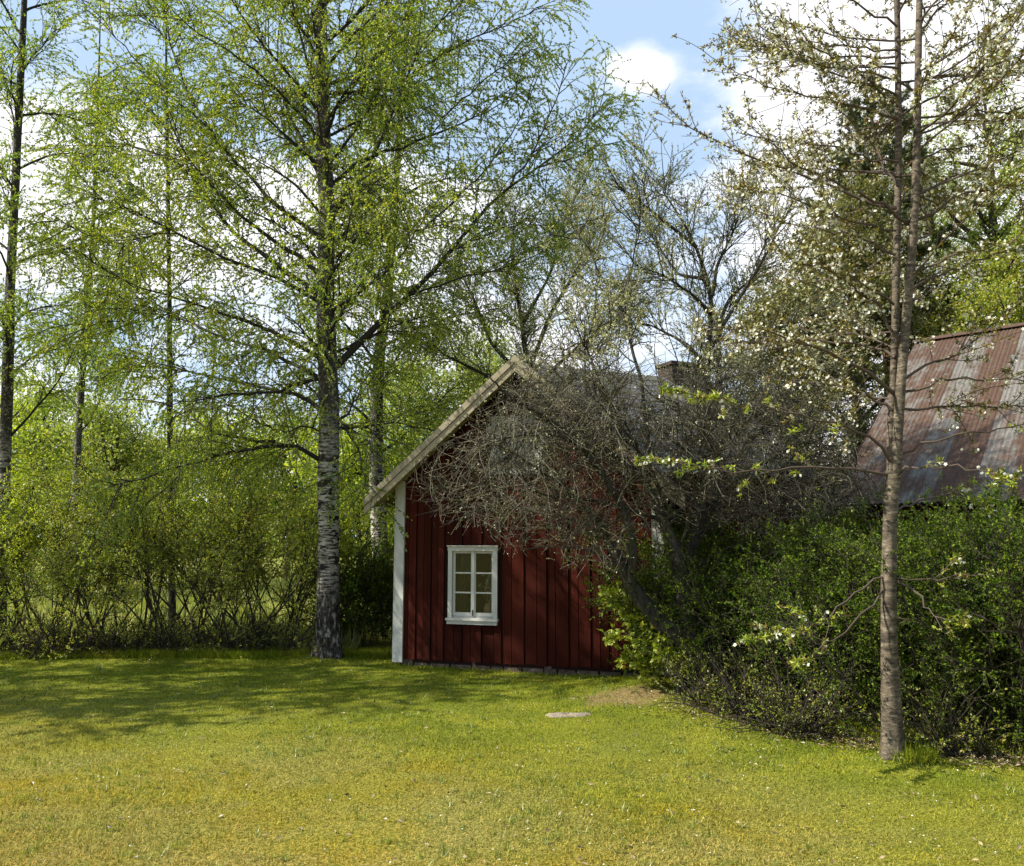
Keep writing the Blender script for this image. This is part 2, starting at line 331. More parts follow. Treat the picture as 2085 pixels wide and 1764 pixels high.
def tin():
    m, t, out = mat('rusty corrugated sheet'); co = t.nodes.new('ShaderNodeTexCoord').outputs['Object']
    r = attr(t, 'rnd'); n1 = noise(t, 3.4, co, 6, .75, (1.6, .30, 1)); n2 = noise(t, 22, co, 5, .7)
    ad = t.nodes.new('ShaderNodeMath'); ad.operation = 'MULTIPLY_ADD'; lk(t, n1, ad.inputs[0]); ad.inputs[1].default_value = 1.3; sc2 = t.nodes.new('ShaderNodeMath'); sc2.operation = 'MULTIPLY_ADD'; lk(t, stk_(t, co), sc2.inputs[0]); sc2.inputs[1].default_value = .9; r2 = t.nodes.new('ShaderNodeMath'); r2.operation = 'MULTIPLY_ADD'; lk(t, r, r2.inputs[0]); r2.inputs[1].default_value = .55; r2.inputs[2].default_value = -.22; lk(t, r2.outputs[0], sc2.inputs[2]); lk(t, sc2.outputs[0], ad.inputs[2])
    f = mrange(t, ad.outputs[0], .86, 1.24)
    zinc = ramp(t, n2, [(.3, (.080, .074, .067)), (.7, (.20, .188, .170))]); rust = ramp(t, n2, [(.3, (.045, .031, .025)), (.6, (.095, .056, .038)), (.8, (.20, .11, .06))])
    c = mixc(t, f, zinc, rust); princ(t, out, c, .8, .15, n2, .2, .004); return m
M['tin'] = tin()
def glass():
    m, t, out = mat('old window glass'); g = t.nodes.new('ShaderNodeBsdfGlossy'); g.inputs['Roughness'].default_value = .03
    tr = t.nodes.new('ShaderNodeBsdfTransparent'); tr.inputs[0].default_value = (.86, .90, .87, 1)
    fr = t.nodes.new('ShaderNodeFresnel'); fr.inputs[0].default_value = 1.5
    b = t.nodes.new('ShaderNodeBump'); b.inputs['Strength'].default_value = .25; b.inputs['Distance'].default_value = .01; lk(t, noise(t, 5, None, 2), b.inputs['Height']); lk(t, b.outputs[0], g.inputs['Normal'])
    mx = t.nodes.new('ShaderNodeMixShader'); ad = t.nodes.new('ShaderNodeMath'); ad.operation = 'MULTIPLY'; ad.inputs[1].default_value = .7; lk(t, fr.outputs[0], ad.inputs[0])
    lk(t, ad.outputs[0], mx.inputs[0]); lk(t, tr.outputs[0], mx.inputs[1]); lk(t, g.outputs[0], mx.inputs[2]); lk(t, mx.outputs[0], out.inputs['Surface']); return m
M['glass'] = glass()
def plain(name, c, rough=.8, trans=0):
    m, t, out = mat(name)
    if trans:
        d = t.nodes.new('ShaderNodeBsdfDiffuse'); d.inputs[0].default_value = (*c, 1); tr = t.nodes.new('ShaderNodeBsdfTranslucent'); tr.inputs[0].default_value = (*c, 1)
        mx = t.nodes.new('ShaderNodeMixShader'); mx.inputs[0].default_value = trans; lk(t, d.outputs[0], mx.inputs[1]); lk(t, tr.outputs[0], mx.inputs[2]); lk(t, mx.outputs[0], out.inputs['Surface'])
    else: princ(t, out, ramp(t, noise(t, 20), [(.3, tuple(x * .8 for x in c)), (.7, c)]), rough)
    return m
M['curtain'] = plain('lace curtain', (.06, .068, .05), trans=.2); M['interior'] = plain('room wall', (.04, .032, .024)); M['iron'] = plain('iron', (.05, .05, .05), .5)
M['yellow'] = plain('yellow flower', (.80, .70, .03), trans=.2); M['green_stalk'] = plain('green stalk', (.12, .22, .03), trans=.2)
M['pottery'] = plain('brown pottery', (.40, .26, .16), .4); M['dry_leaf'] = leaf_mat('dry fallen leaf', [(.06, .04, .02), (.18, .12, .06), (.34, .27, .16)], .1, big=3)
M['meadow'] = leaf_mat('meadow grass', [(.18, .24, .05), (.32, .34, .08), (.45, .42, .16)], .4)

# ------------------------------------------------------------------ ground
def coords(a, b, fine, outer):
    c = list(np.arange(a, b + 1e-6, fine)); s = fine; x = b
    while x < outer: s *= 1.35; x += s; c.append(x)
    s = fine; x = a
    while x > -outer: s *= 1.35; x -= s; c.insert(0, x)
    return np.array(c)
gx = coords(-9, 8, .12, 900); gy = coords(1, 14, .12, 900)
GX, GY = np.meshgrid(gx, gy, indexing='xy'); GZ = ground(GX, GY)
far = np.clip((np.hypot(GX, GY) - 45) / 100, 0, 1); GZ = GZ + 0.8 * far
mb = MB(); nx, ny = len(gx), len(gy)
i, j = np.meshgrid(np.arange(nx - 1), np.arange(ny - 1)); k = (j * nx + i).ravel()
mb.add(np.stack([GX.ravel(), GY.ravel(), GZ.ravel()], 1), np.stack([k, k + 1, k + nx + 1, k + nx], 1))
tag(mb.build('ground', M['ground'], sm=True), 'dry mossy lawn turning to green grass near the red cottage', kind='structure')

# grass blades over the part of the lawn one can see
def blades():
    n = 520000
    Y = 2.9 + (11.6 - 2.9) * rng.random(n) ** 1.25; X = (rng.random(n) * 2 - 1) * (.72 * Y + .9)
    # nothing grows inside the cottage or in the worn strip
    lx = (X - HC[0]) * HU[0] + (Y - HC[1]) * HU[1]; ly = (X - HC[0]) * HV[0] + (Y - HC[1]) * HV[1]
    ok = ~((np.abs(lx) < 1.66) & (ly > -.02))
    bare = ((X - 1.12) ** 2 + ((Y - 8.0) * 1.7) ** 2) < (.45 + .15 * np.sin(X * 14) * np.cos(Y * 11)) ** 2
    ok &= ~(bare & (rng.random(n) < .75)); X = X[ok]; Y = Y[ok]; n = len(X)
    tall = np.exp(-(((X + 2.5) / .6) ** 2 + ((Y - 10.5) / .5) ** 2)) + np.exp(-(ly[ok] / .16) ** 2) * (np.abs(lx[ok]) < 1.9)
    L = (.015 + .022 * rng.random(n) ** 1.5) * (1 + 1.3 * tall) * (.85 + .25 * np.sin(X * 2.1) * np.sin(Y * 1.7))
    p = np.stack([X, Y, ground(X, Y) - .002], 1); a = rng.random(n) * 6.283
    s = np.stack([np.cos(a), np.sin(a), 0 * a], 1) * (.0016 + .0012 * rng.random(n) + .00022 * Y)[:, None]
    d = nrm(rng.normal(size=(n, 3)) * np.array([1, 1, .2]) * .62 + np.array([0, 0, .75])); d[:, 2] = np.abs(d[:, 2])
    b = MB(); b.tris(p - s, p + s, p + d * L[:, None]); tag(b.build('grass', M['blade']), 'short mown grass blades covering the lawn', kind='stuff')
    # clumps of coarser grass and small weeds
    n = 2600; Y = 3.1 + 7.4 * rng.random(n) ** 1.1; X = (rng.random(n) * 2 - 1) * .7 * Y; lx = (X - HC[0]) * HU[0] + (Y - HC[1]) * HU[1]; ly = (X - HC[0]) * HV[0] + (Y - HC[1]) * HV[1]; k = ~((np.abs(lx) < 1.7) & (ly > -.05)) & (np.sin(X * 1.9 + 1) * np.sin(Y * 1.6) + .7 * rng.normal(size=n) > .1); X, Y = np.repeat(X[k], 16), np.repeat(Y[k], 16); n = len(X)
    X = X + .022 * rng.normal(size=n); Y = Y + .022 * rng.normal(size=n); p = np.stack([X, Y, ground(X, Y)], 1); a = rng.random(n) * 6.283; s = np.stack([np.cos(a), np.sin(a), 0 * a], 1) * (.0016 + .00025 * Y)[:, None]; d = nrm(rng.normal(size=(n, 3)) * .45 + np.array([0, 0, .8]))
    b = MB(); b.tris(p - s, p + s, p + d * (.028 + .032 * rng.random(n))[:, None]); tag(b.build('grass_clump', M['hedge_leaf_lawn']), 'darker green grass clumps and weeds in the lawn', kind='stuff')
    # longer tufts along the hedge foot and the edge of the lawn
    n = 26000; t = rng.random(n); X = -8 + 6.6 * t; Y = 10.85 + .5 * rng.random(n) ** 2 - .12 * rng.random(n)
    t2 = rng.random(n // 2); ex = np.interp(t2, [0, .35, .7, 1], [1.9, 2.75, 3.6, 4.9]); ey = np.interp(t2, [0, .35, .7, 1], [7.75, 6.75, 6.25, 5.6])
    X = np.concatenate([X, ex + .10 * rng.normal(size=n // 2)]); Y = np.concatenate([Y, ey + .10 * rng.normal(size=n // 2)]); n = len(X)
    m_ = 1500; ta = rng.random(m_) * 6.283; tr_ = .09 + .10 * rng.random(m_) ** 1.6; X = np.concatenate([X, 2.86 + tr_ * np.cos(ta)]); Y = np.concatenate([Y, 5.92 + tr_ * np.sin(ta)]); n = len(X)
    p = np.stack([X, Y, ground(X, Y)], 1); a = rng.random(n) * 6.283; s = np.stack([np.cos(a), np.sin(a), 0 * a], 1) * .003
    d = nrm(rng.normal(size=(n, 3)) * .35 + np.array([0, 0, 1.])); b = MB(); b.tris(p - s, p + s, p + d * (.05 + .09 * rng.random(n))[:, None])
    tag(b.build('long_grass', M['blade']), 'longer uncut grass along the foot of the hedges', kind='stuff')
    # things fallen on the lawn
    n = 900; Y = 3.4 + 6 * rng.random(n) ** 1.1; X = (rng.random(n) * 2 - 1) * .7 * Y * 1; keep = rng.random(n) < (.25 + .75 * (X > -.5)); X, Y = X[keep], Y[keep]; n = len(X)
    b = MB(); b.leaves(np.stack([X, Y, ground(X, Y) + .022 + .01 * rng.random(n)], 1), rng.normal(size=(n, 3)) * np.array([1, 1, .15]), .011 + .008 * rng.random(n), .010, up=3)
    tag(b.build('fallen_petals', M['petal']), 'white cherry petals scattered over the lawn', kind='stuff')
    n = 5200; Y = 3.4 + 6 * rng.random(n); X = (rng.random(n) * 2 - 1) * .7 * Y
    m = 5200; t = rng.random(m); ex = np.interp(t, [0, .35, .7, 1], [1.7, 2.75, 3.5, 4.9]); ey = np.interp(t, [0, .35, .7, 1], [7.7, 6.55, 6.05, 5.5])
    X = np.concatenate([X[:900], ex + .28 * rng.normal(size=m)]); Y = np.concatenate([Y[:900], ey + .16 * rng.normal(size=m)]); n = len(X)
    b = MB(); b.leaves(np.stack([X, Y, ground(X, Y) + .012 + .014 * rng.random(n)], 1), rng.normal(size=(n, 3)) * np.array([1, 1, .25]), .022 + .026 * rng.random(n), .016, up=2, fold=.15)
    tag(b.build('leaf_litter', M['dry_leaf']), 'brown dry leaves on the lawn and below the cherry tree', kind='stuff')

# ------------------------------------------------------------------ the red cottage
TH = math.atan(.296); HU = np.array([math.cos(TH), -math.sin(TH), 0]); HV = np.array([math.sin(TH), math.cos(TH), 0])
WL = P(812, 1345, 10.2); WL[2] = 0
HC = WL + HU * 1.64; HC[2] = 0
house = thing('red_cottage', 'small red wooden cottage with white window and cream eaves behind the bare apple tree', 'cottage', tuple(HC), -TH)
def wall_x(px, py=1345):
    """local x on the front wall for a photo column"""
    d = P(px, py, 1.0) - np.array([0, 0, EYE]); Nn = HV; s = np.dot(HC - np.array([0, 0, EYE]), Nn) / np.dot(d, Nn)
    q = np.array([0, 0, EYE]) + d * s - HC; return np.dot(q, HU), q[2]
W2 = 1.64; EZ = 2.30; TA = math.tan(R(41)); DEP = 4.0
def rake(x, drop=0): return EZ + (W2 - abs(x)) * TA - drop
wx0, wz1 = wall_x(917, 1113); wx1, _ = wall_x(1016, 1190); _, wz0 = wall_x(966, 1258)
b = MB(); cols = [821.5, 831, 847, 862, 877.6, 891, 905, 925, 942, 959.6, 982, 1007, 1023, 1043, 1069, 1094.5, 1115.6, 1133, 1160.6, 1180, 1205.6, 1224, 1242.6, 1261, 1284, 1303, 1318]
xs = [-W2 + .02] + [wall_x(c)[0] for c in cols[1:-1]] + [W2 - .02]
for q in range(len(xs) - 1):
    a, c = xs[q] + .006, xs[q + 1] - .006; yo = -.022 - (.017 if q % 2 else 0) - .004 * rng.random(); z0 = .085 + .012 * rng.random(); rr = rng.random()
    segs = [(z0, None)]
    if c > wx0 + .01 and a < wx1 - .01: segs = [(z0, wz0 - .01), (wz1 + .005, None)]
    for (za, zb) in segs:
        if za is None: continue
        ta, tb = (rake(a, .03), rake(c, .03)) if zb is None else (zb, zb)
        poly = [(a, yo, za), (c, yo, za), (c, yo, tb), (a, yo, ta)]
        b.prism(poly, (0, 0.024, 0), 0, rr)
# backing wall with the window opening, side and back walls (hollow, with a back window)
ax, cx_ = wx0 + .03, wx1 - .03; az, cz = wz0 + .03, wz1 - .03
for lo, hi in [((-W2, 0, .05), (ax, .12, EZ)), ((cx_, 0, .05), (W2, .12, EZ)), ((ax, 0, .05), (cx_, .12, az)), ((ax, 0, cz), (cx_, .12, EZ))]: b.box(lo, hi, 1)
b.prism([(-W2, 0, EZ), (W2, 0, EZ), (0, 0, rake(0, .03))], (0, .12, 0), 1)
for q in range(20):
    y0 = q * DEP / 20; b.box((-W2 - .02 - .012 * (q % 2), y0 + .005, .09), (-W2 + .001, y0 + DEP / 20 - .005, EZ - .02), 0, rng.random()); b.box((W2 - .001, y0 + .005, .09), (W2 + .02 + .012 * (q % 2), y0 + DEP / 20 - .005, EZ - .02), 0, rng.random())
b.box((-W2, .12, .05), (-W2 + .1, DEP, EZ), 1); b.box((W2 - .1, .12, .05), (W2, DEP, EZ), 1)
bx0, bx1 = -.95, -.25
for lo, hi in [((-W2 + .1, DEP - .12, .05), (bx0, DEP, EZ)), ((bx1, DEP - .12, .05), (W2 - .1, DEP, EZ)), ((bx0, DEP - .12, .05), (bx1, DEP, .7)), ((bx0, DEP - .12, 1.7), (bx1, DEP, EZ))]: b.box(lo, hi, 1)
b.prism([(-W2 + .1, DEP - .12, EZ), (W2 - .1, DEP - .12, EZ), (0, DEP - .12, rake(0, .1))], (0, .12, 0), 1)
wall = b.build('wall', [M['red'], M['red_dark']], house)
b = MB(); b.box((-W2 + .1, .13, .05), (W2 - .1, DEP - .13, .10)); b.box((-W2 + .1, .13, EZ - .05), (W2 - .1, DEP - .13, EZ))
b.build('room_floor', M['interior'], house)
# foundation stones
b = MB(); x = -W2
while x < W2:
    w = .13 + .16 * rng.random(); h = .06 + .05 * rng.random(); w = min(w, W2 - x + .02)
    y0 = -.015 + .03 * rng.random(); y0 = max(y0, -.01); q = .018 * rng.random(6)
    V = [(x + q[0], y0, -.1), (x + w - q[1], y0 + q[0], -.1), (x + w, .1, -.1), (x, .1, -.1), (x + q[2], y0 + q[3], h - .012), (x + w - q[4], y0 + q[5], h), (x + w, .1, h), (x, .1, h)]
    b.add(V, [(0, 3, 2, 1), (4, 5, 6, 7), (0, 1, 5, 4), (1, 2, 6, 5), (2, 3, 7, 6), (3, 0, 4, 7)]); x += w + .008
for sx_ in (-1, 1): b.box((sx_ * (W2 - .06) - .06, .1, -.1), (sx_ * (W2 - .06) + .06, DEP, .07))
b.build('foundation', M['stone'], house)
for s_ in (-1, 1):
    b = MB(); x0, x1 = (-W2 - .035, -W2 + .075) if s_ < 0 else (W2 - .075, W2 + .035)
    b.box((x0, -.075, .055), (x1, -.042, EZ + .02), 0, .6)
    xo = -W2 - .06 if s_ < 0 else W2 + .036; b.box((xo, -.072, .057), (xo + .024, .09, EZ), 0, .45)
    b.build('corner_board', M['white'], house)
# roof: covering, bargeboards, soffits
OV = .36; EO = .33; thk = .05
for s_ in (-1, 1):
    xe = s_ * (W2 + EO); ze = rake(W2 + EO); zr = rake(0)
    if s_ == -1: roof = MB()
    dx = 26; ys = np.linspace(-OV - .03, DEP + .25, dx)
    zt = lambda x: rake(x) + .10
    Lc = math.hypot(xe, zr - ze); nc = 12
    for c in range(nc):
        f0, f1 = c / nc, (c + 1) / nc
        xa, xb = xe * f0, xe * f1 + s_ * .012; za, zb = rake(xa) + .075 + .004, rake(xb) + .075 + .022
        for y0, y1 in zip(ys[:-1], ys[1:]):
            yj = .0
            poly = [(xa, y0 + .004, za), (xb, y0 + .004, zb), (xb, y0 + .004, zb - .014), (xa, y0 + .004, za - .014)]
            roof.prism(poly if s_ > 0 else poly[::-1], (0, y1 - y0 - .006, 0), 0, rng.random())
    deck = [(0, -OV, rake(0) + .02), (xe, -OV, ze + .02), (xe, -OV, ze + .072), (0, -OV, rake(0) + .072)]
    roof.prism(deck, (0, DEP + OV + .2, 0), 1)
rf = roof.build('roof', [M['slate'], M['red_dark']], house)
for s_ in (-1, 1):
    b = MB(); xe = s_ * (W2 + EO + .01); ze = rake(W2 + EO + .01); zr = rake(0)
    for (o0, o1, yy, y2) in [(-.015, .078, -.045, -.02), (-.118, -.020, -.028, -.003)]:
        poly = [(0, -OV + yy, zr + o0), (xe, -OV + yy, ze + o0), (xe, -OV + yy, ze + o1), (0, -OV + yy, zr + o1)]
        b.prism(poly, (0, .022, 0), 0, .5 + .2 * rng.random())
    b.build('bargeboard', M['cream'], house)
    b = MB(); n = 4
    for q in range(n):
        y0 = -OV + q * OV / n; poly = [(0, y0, zr - .0), (xe * .99, y0, ze), (xe * .99, y0, ze + .018), (0, y0, zr + .018)]
        b.prism(poly, (0, OV / n - .004, 0), 0, rng.random())
    # eave side underside
    poly = [(s_ * (W2 + .03), .0, rake(W2 + .03)), (xe * .99, .0, ze), (xe * .99, .0, ze + .018), (s_ * (W2 + .03), .0, rake(W2 + .03) + .018)]
    b.prism(poly, (0, DEP, 0), 0, .4)
    b.build('soffit', M['cream'], house)
# loft hatch in the gable
b = MB(); hx0, hz1 = wall_x(1004, 850); hx1, hz0 = wall_x(1108, 965)
for q in range(5):
    a = hx0 + (hx1 - hx0) * q / 5; b.box((a + .003, -.075, hz0), (a + (hx1 - hx0) / 5 - .003, -.05, hz1), 0, rng.random())
hatch = b.build('loft_hatch', M['hatch'], house)
for lo, hi in [((hx0 - .03, -.095, hz0 + .12), (hx1 + .03, -.077, hz0 + .17)), ((hx0 - .03, -.095, hz1 - .17), (hx1 + .03, -.077, hz1 - .12))]:
    b = MB(); b.box(lo, hi, 0, .3); b.build('crossbar', M['hatch'], hatch)
# window
win = MB(); fx0, fx1, fz0, fz1 = wx0, wx1, wz0, wz1; t_ = .052
for lo, hi in [((fx0, -.075, fz0), (fx0 + t_, -.045, fz1 - t_)), ((fx1 - t_, -.075, fz0), (fx1, -.045, fz1 - t_)), ((fx0 - .006, -.078, fz1 - t_), (fx1 + .006, -.045, fz1))]: win.box(lo, hi, 0, .7)
win.box((fx0 - .012, -.10, fz1 + .0015), (fx1 + .012, -.044, fz1 + .014), 0, .8)
for lo, hi in [((fx0 + t_ - .012, -.044, fz0), (fx0 + t_, .06, fz1 - t_)), ((fx1 - t_, -.044, fz0), (fx1 - t_ + .012, .06, fz1 - t_)), ((fx0 + t_, -.044, fz1 - t_ ), (fx1 - t_, .06, fz1 - t_ + .012)), ((fx0 + t_, -.044, fz0 - .01), (fx1 - t_, .06, fz0 + .02))]: win.box(lo, hi, 0, .25)
window = win.build('window', M['white'], house)
b = MB(); b.box((fx0 - .015, -.115, fz0 - .028), (fx1 + .015, -.042, fz0 - .002), 0, .7); b.box((fx0 - .005, -.092, fz0 - .075), (fx1 + .002, -.044, fz0 - .0295), 0, .6); b.build('sill', M['white'], window)
ix0, ix1, iz0, iz1 = fx0 + t_ + .001, fx1 - t_ - .001, fz0 + .022, fz1 - t_ - .002; mid = (ix0 + ix1) / 2
for a, c in [(ix0, mid - .001), (mid + .001, ix1)]:
    b = MB(); sw = .030
    b.box((a, -.036, iz0), (a + sw, -.010, iz1), 0, .8); b.box((c - sw, -.036, iz0), (c, -.010, iz1), 0, .8); b.box((a + sw, -.034, iz0), (c - sw, -.012, iz0 + .042), 0, .8); b.box((a + sw, -.034, iz1 - sw), (c - sw, -.012, iz1), 0, .6)
    sash = b.build('sash', M['white'], window)
b = MB(); b.box((mid - .017, -.050, iz0 + .001), (mid + .017, -.0365, iz1 - .001), 0, .9); b.build('mullion', M['white'], window)
for a, c in [(ix0 + .0305, mid - .0315), (mid + .0315, ix1 - .0305)]:
    for f in (1 / 3, 2 / 3):
        z = iz0 + .042 + (iz1 - .03 - iz0 - .042) * f; b = MB(); b.box((a, -.032, z - .009), (c, -.014, z + .009), 0, .95); b.build('glazing_bar', M['white'], window)
b = MB(); b.box((ix0 + .0305, -.0235, iz0 + .0425), (ix1 - .0305, -.0205, iz1 - .0305)); b.build('pane', M['glass'], window)
b = MB(); b.box((mid - .007, -.064, iz0 + .005), (mid + .007, -.0505, iz0 + .075)); b.build('latch', M['iron'], window)
# curtains: left one drawn half across and tied, right one swept aside
def curtain(x_in, x_out, flip):
    nz_, nx_ = 24, 40; V = []
    for r in range(nz_):
        v = r / (nz_ - 1); z = iz1 - v * (iz1 - iz0 + .02); w = np.interp(v, [0, .35, .62, 1], [1, .90, .55, .66] if not flip else [.50, .32, .14, .2])
        for c in range(nx_):
            u = c / (nx_ - 1); V.append((x_out + (x_in - x_out) * u * w, .075 + .030 * math.sin(u * 30 + v) * (1 - .3 * v) + .006 * math.sin(u * 71), z))
    b = MB(); k = np.array([r * nx_ + c for r in range(nz_ - 1) for c in range(nx_ - 1)]); b.add(V, np.stack([k, k + 1, k + nx_ + 1, k + nx_], 1)); b.build('curtain', M['curtain'], window, sm=True)
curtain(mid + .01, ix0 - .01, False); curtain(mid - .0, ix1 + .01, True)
b = MB(); b.box((fx0 + .03, .12, iz0 - .035), (fx1 - .03, .30, iz0 - .012), 0, .8); b.build('inner_sill', M['white'], window)
# pot with dry flowers standing on the sill
pot = thing('flower_pot', 'brown pot with dried flowers standing inside the cottage window', 'flower pot', tuple(HC + HU * (mid + .12) + HV * .20 + np.array([0, 0, iz0 - .012])))
th = np.linspace(0, 2 * math.pi, 17)[:-1]
b = MB(); prof = [(.035, 0), (.055, .04), (.062, .09), (.045, .13), (.052, .15)]; V = [(r * math.cos(a), r * math.sin(a), z) for r, z in prof for a in th]; k = [(i_ * 16 + j_, i_ * 16 + (j_ + 1) % 16, (i_ + 1) * 16 + (j_ + 1) % 16, (i_ + 1) * 16 + j_) for i_ in range(4) for j_ in range(16)]
b.add(V, k); b.build('pot', M['pottery'], pot, sm=True)
b = MB(); n = 16; p0 = np.tile([0, 0, .13], (n, 1)) + rng.normal(size=(n, 3)) * .01; d = nrm(rng.normal(size=(n, 3)) * .3 + [0, 0, 1]); Ls = .15 + .25 * rng.random(n)
pts = np.stack([p0 + d * Ls[:, None] * f for f in (0, .5, 1)], 1); b.tubes(pts, np.full((n, 3), .0022), 3); tip = np.repeat(pts[:, -1], 14, 0)
b.leaves(tip + rng.normal(size=tip.shape) * .012, rng.normal(size=tip.shape), .03, .018, 1); b.build('dried_flowers', [M['pale_stem'], M['apple_bud']], pot)
# window in the back wall of the same room
b = MB()
for lo, hi in [((bx0, DEP - .08, .7), (bx0 + .05, DEP - .03, 1.7)), ((bx1 - .05, DEP - .08, .7), (bx1, DEP - .03, 1.7)), ((bx0 + .05, DEP - .08, 1.65), (bx1 - .05, DEP - .03, 1.7)), ((bx0 + .05, DEP - .08, .7), (bx1 - .05, DEP - .03, .75)), (((bx0 + bx1) / 2 - .02, DEP - .08, .75), ((bx0 + bx1) / 2 + .02, DEP - .03, 1.65))]: b.box(lo, hi, 0, .7)
b.build('back_window', M['white'], house)
blades()

# ------------------------------------------------------------------ grey-roofed house and barn behind
def gable_house(name, label, cat, A, u, length, half, zr, ze, roofmat, wallmat, corr=False):
    """A ridge start (xy), u ridge direction, front slope falls towards v"""
    u = np.array([*u, 0.]) / np.hypot(*u); v = np.array([u[1], -u[0], 0]); root = thing(name, label, cat, (A[0], A[1], 0), math.atan2(u[1], u[0]))
    # local: x along ridge, -y towards the viewer
    b = MB(); z_w = ze + .15; wy = half - .35
    b.box((.25, -wy, 0), (length - .25, -wy + .15, z_w)); b.box((.25, wy - .15, 0), (length - .25, wy, z_w))
    for x0 in (.25, length - .4):
        b.box((x0, -wy + .15, 0), (x0 + .15, wy - .15, z_w)); b.prism([(x0, -wy, z_w), (x0, wy, z_w), (x0, 0, zr - .15)], (.15, 0, 0))
    b.build('wall', wallmat, root)
    b = MB()
    for sgn in (-1, 1):
        if corr:
            SW = .50; ns = int(length / SW) + 1; rows = [(0, .52), (.50, 1.0)]
            for c in range(ns):
                for ri, (f0, f1) in enumerate(rows):
                    wl_ = min(SW, length - c * SW)
                    if wl_ < .1: continue
                    n = int(wl_ / .019); xx = c * SW + np.linspace(0, wl_ + .03, n); wave = .011 * np.sin(xx * 2 * math.pi / .076)
                    lift = .012 * (1 - ri) + .006 * (c % 2) + .004 * rng.random(); V = []
                    for f in (f0, f1): V += [(x_, sgn * half * f, zr + (ze - zr) * f + w_ + .03 + lift) for x_, w_ in zip(xx, wave)]
                    k = np.arange(n - 1); rs = ([.35, .62, .12, .70, .05, .55, .80, .22, .62, .3, .75, .5][c % 12] + .1 * rng.random()) if ri == 0 else .6 * rs + .4 * rng.random(); b.add(V, np.stack([k, k + 1, k + n + 1, k + n], 1), 0, [rs] * (2 * n))
        else:
            nc, nr = int(length / .25), 16
            for r_ in range(nr):
                for c in range(nc):
                    f0, f1 = r_ / nr, (r_ + 1) / nr + .01; x0 = c * length / nc; w_ = length / nc - .008
                    za = zr + (ze - zr) * f0 + .03; zb = zr + (ze - zr) * f1 + .045
                    b.prism([(x0, sgn * half * f0, za), (x0 + w_, sgn * half * f0, za), (x0 + w_, sgn * half * f1, zb), (x0, sgn * half * f1, zb)], (0, 0, .012), 0, rng.random())
    for sgn in (-1, 1): b.prism([(0, 0, zr), (length, 0, zr), (length, sgn * half, ze), (0, sgn * half, ze)], (0, 0, .02), 1)
    if corr: b.prism([(-.05, -.16, zr + .0), (length, -.16, zr + .0), (length, 0, zr + .09), (-.05, 0, zr + .09)], (0, 0, .01), 0, .9); b.prism([(-.05, .16, zr + .0), (length, .16, zr + .0), (length, 0, zr + .092), (-.05, 0, zr + .092)], (0, 0, .01), 0, .9)
    b.build('roof', [roofmat, M['red_dark']], root)
    for x0 in (-.03, length + .003):
        b = MB()
        for sgn in (-1, 1): b.prism([(x0, 0, zr - .14), (x0, sgn * (half + .02), ze - .14), (x0, sgn * (half + .02), ze + .03), (x0, 0, zr + .03)], (.026, 0, 0), 0, .5)
        b.build('bargeboard', M['red_dark'] if corr else M['slate'], root)
    return root
d0 = 18.5; A0 = P(1048, 741, d0); B0 = P(1452, 780, d0 * 1.13)
uu = (B0[:2] - A0[:2])
gh = gable_house('grey_roofed_house', 'house with grey tiled roof and dark chimney behind the apple tree', 'house', A0[:2], uu, np.hypot(*uu), 3.6, A0[2], 2.9, M['slate'], M['red'])
cl = P(1387, 760, d0 * 1.11); lx = np.dot(cl[:2] - A0[:2], uu / np.hypot(*uu))
b = MB(); cz1 = cl[2] + .10
for q in range(12): b.box((lx - .55, -.32, A0[2] - .7 + q * .085), (lx + .5, .32, A0[2] - .7 + q * .085 + .078), 0, rng.random())
zt_ = A0[2] - .7 + 12 * .085
b.box((lx - .6, -.37, zt_), (lx + .55, .37, zt_ + .09)); ch = b.build('chimney', M['brick'], gh)
bA = P(1866, 700, 17.0)
barn = gable_house('barn', 'old barn with rusty grey corrugated iron roof at the right edge', 'barn', bA[:2], (.73, -.68), 9.0, 5.4, bA[2], 2.1, M['tin'], M['red'], True)

# ------------------------------------------------------------------ plant builders
def resample(pts, n):
    pts = np.asarray(pts, float); s = np.concatenate([[0], np.cumsum(np.linalg.norm(np.diff(pts, axis=0), axis=1))]); t = np.linspace(0, s[-1], n)
    # smooth through the traced points
    o = np.stack([np.interp(t, s, pts[:, k]) for k in range(3)], 1)
    for _ in range(2): o[1:-1] = .25 * o[:-2] + .5 * o[1:-1] + .25 * o[2:]
    return o
def spawn(par, total, t0, t1, ang, L, npts, grav=0., jit=.12, bias=(0, 0, 0), taper_t=.5, tpow=1.):
    par = np.asarray(par, float); Np, n, _ = par.shape
    ln = np.linalg.norm(np.diff(par, axis=1), axis=2).sum(1); idx = rng.choice(Np, total, p=ln / ln.sum()); t = t0 + (t1 - t0) * rng.random(total) ** tpow
    f = t * (n - 1); i0 = np.minimum(f.astype(int), n - 2); fr = (f - i0)[:, None]
    a, c = par[idx, i0], par[idx, i0 + 1]; p = a + (c - a) * fr; T = nrm(c - a)
    q = rng.normal(size=(total, 3)); q = nrm(q - T * (q * T).sum(1, keepdims=True)); an = np.radians(ang[0] + (ang[1] - ang[0]) * rng.random(total))[:, None]
    d = nrm(np.cos(an) * T + np.sin(an) * q + np.asarray(bias)); Ls = (L[0] + (L[1] - L[0]) * rng.random(total)) * (1 - taper_t * t)
    pts = np.empty((total, npts, 3)); pts[:, 0] = p
    for k in range(npts - 1):
        pts[:, k + 1] = pts[:, k] + d * (Ls / (npts - 1))[:, None]; d = nrm(d + rng.normal(size=(total, 3)) * jit + np.array([0, 0, -grav]))
    return pts
def rads(N_, n, r0, r1): return np.broadcast_to(np.linspace(r0, r1, n), (N_, n))
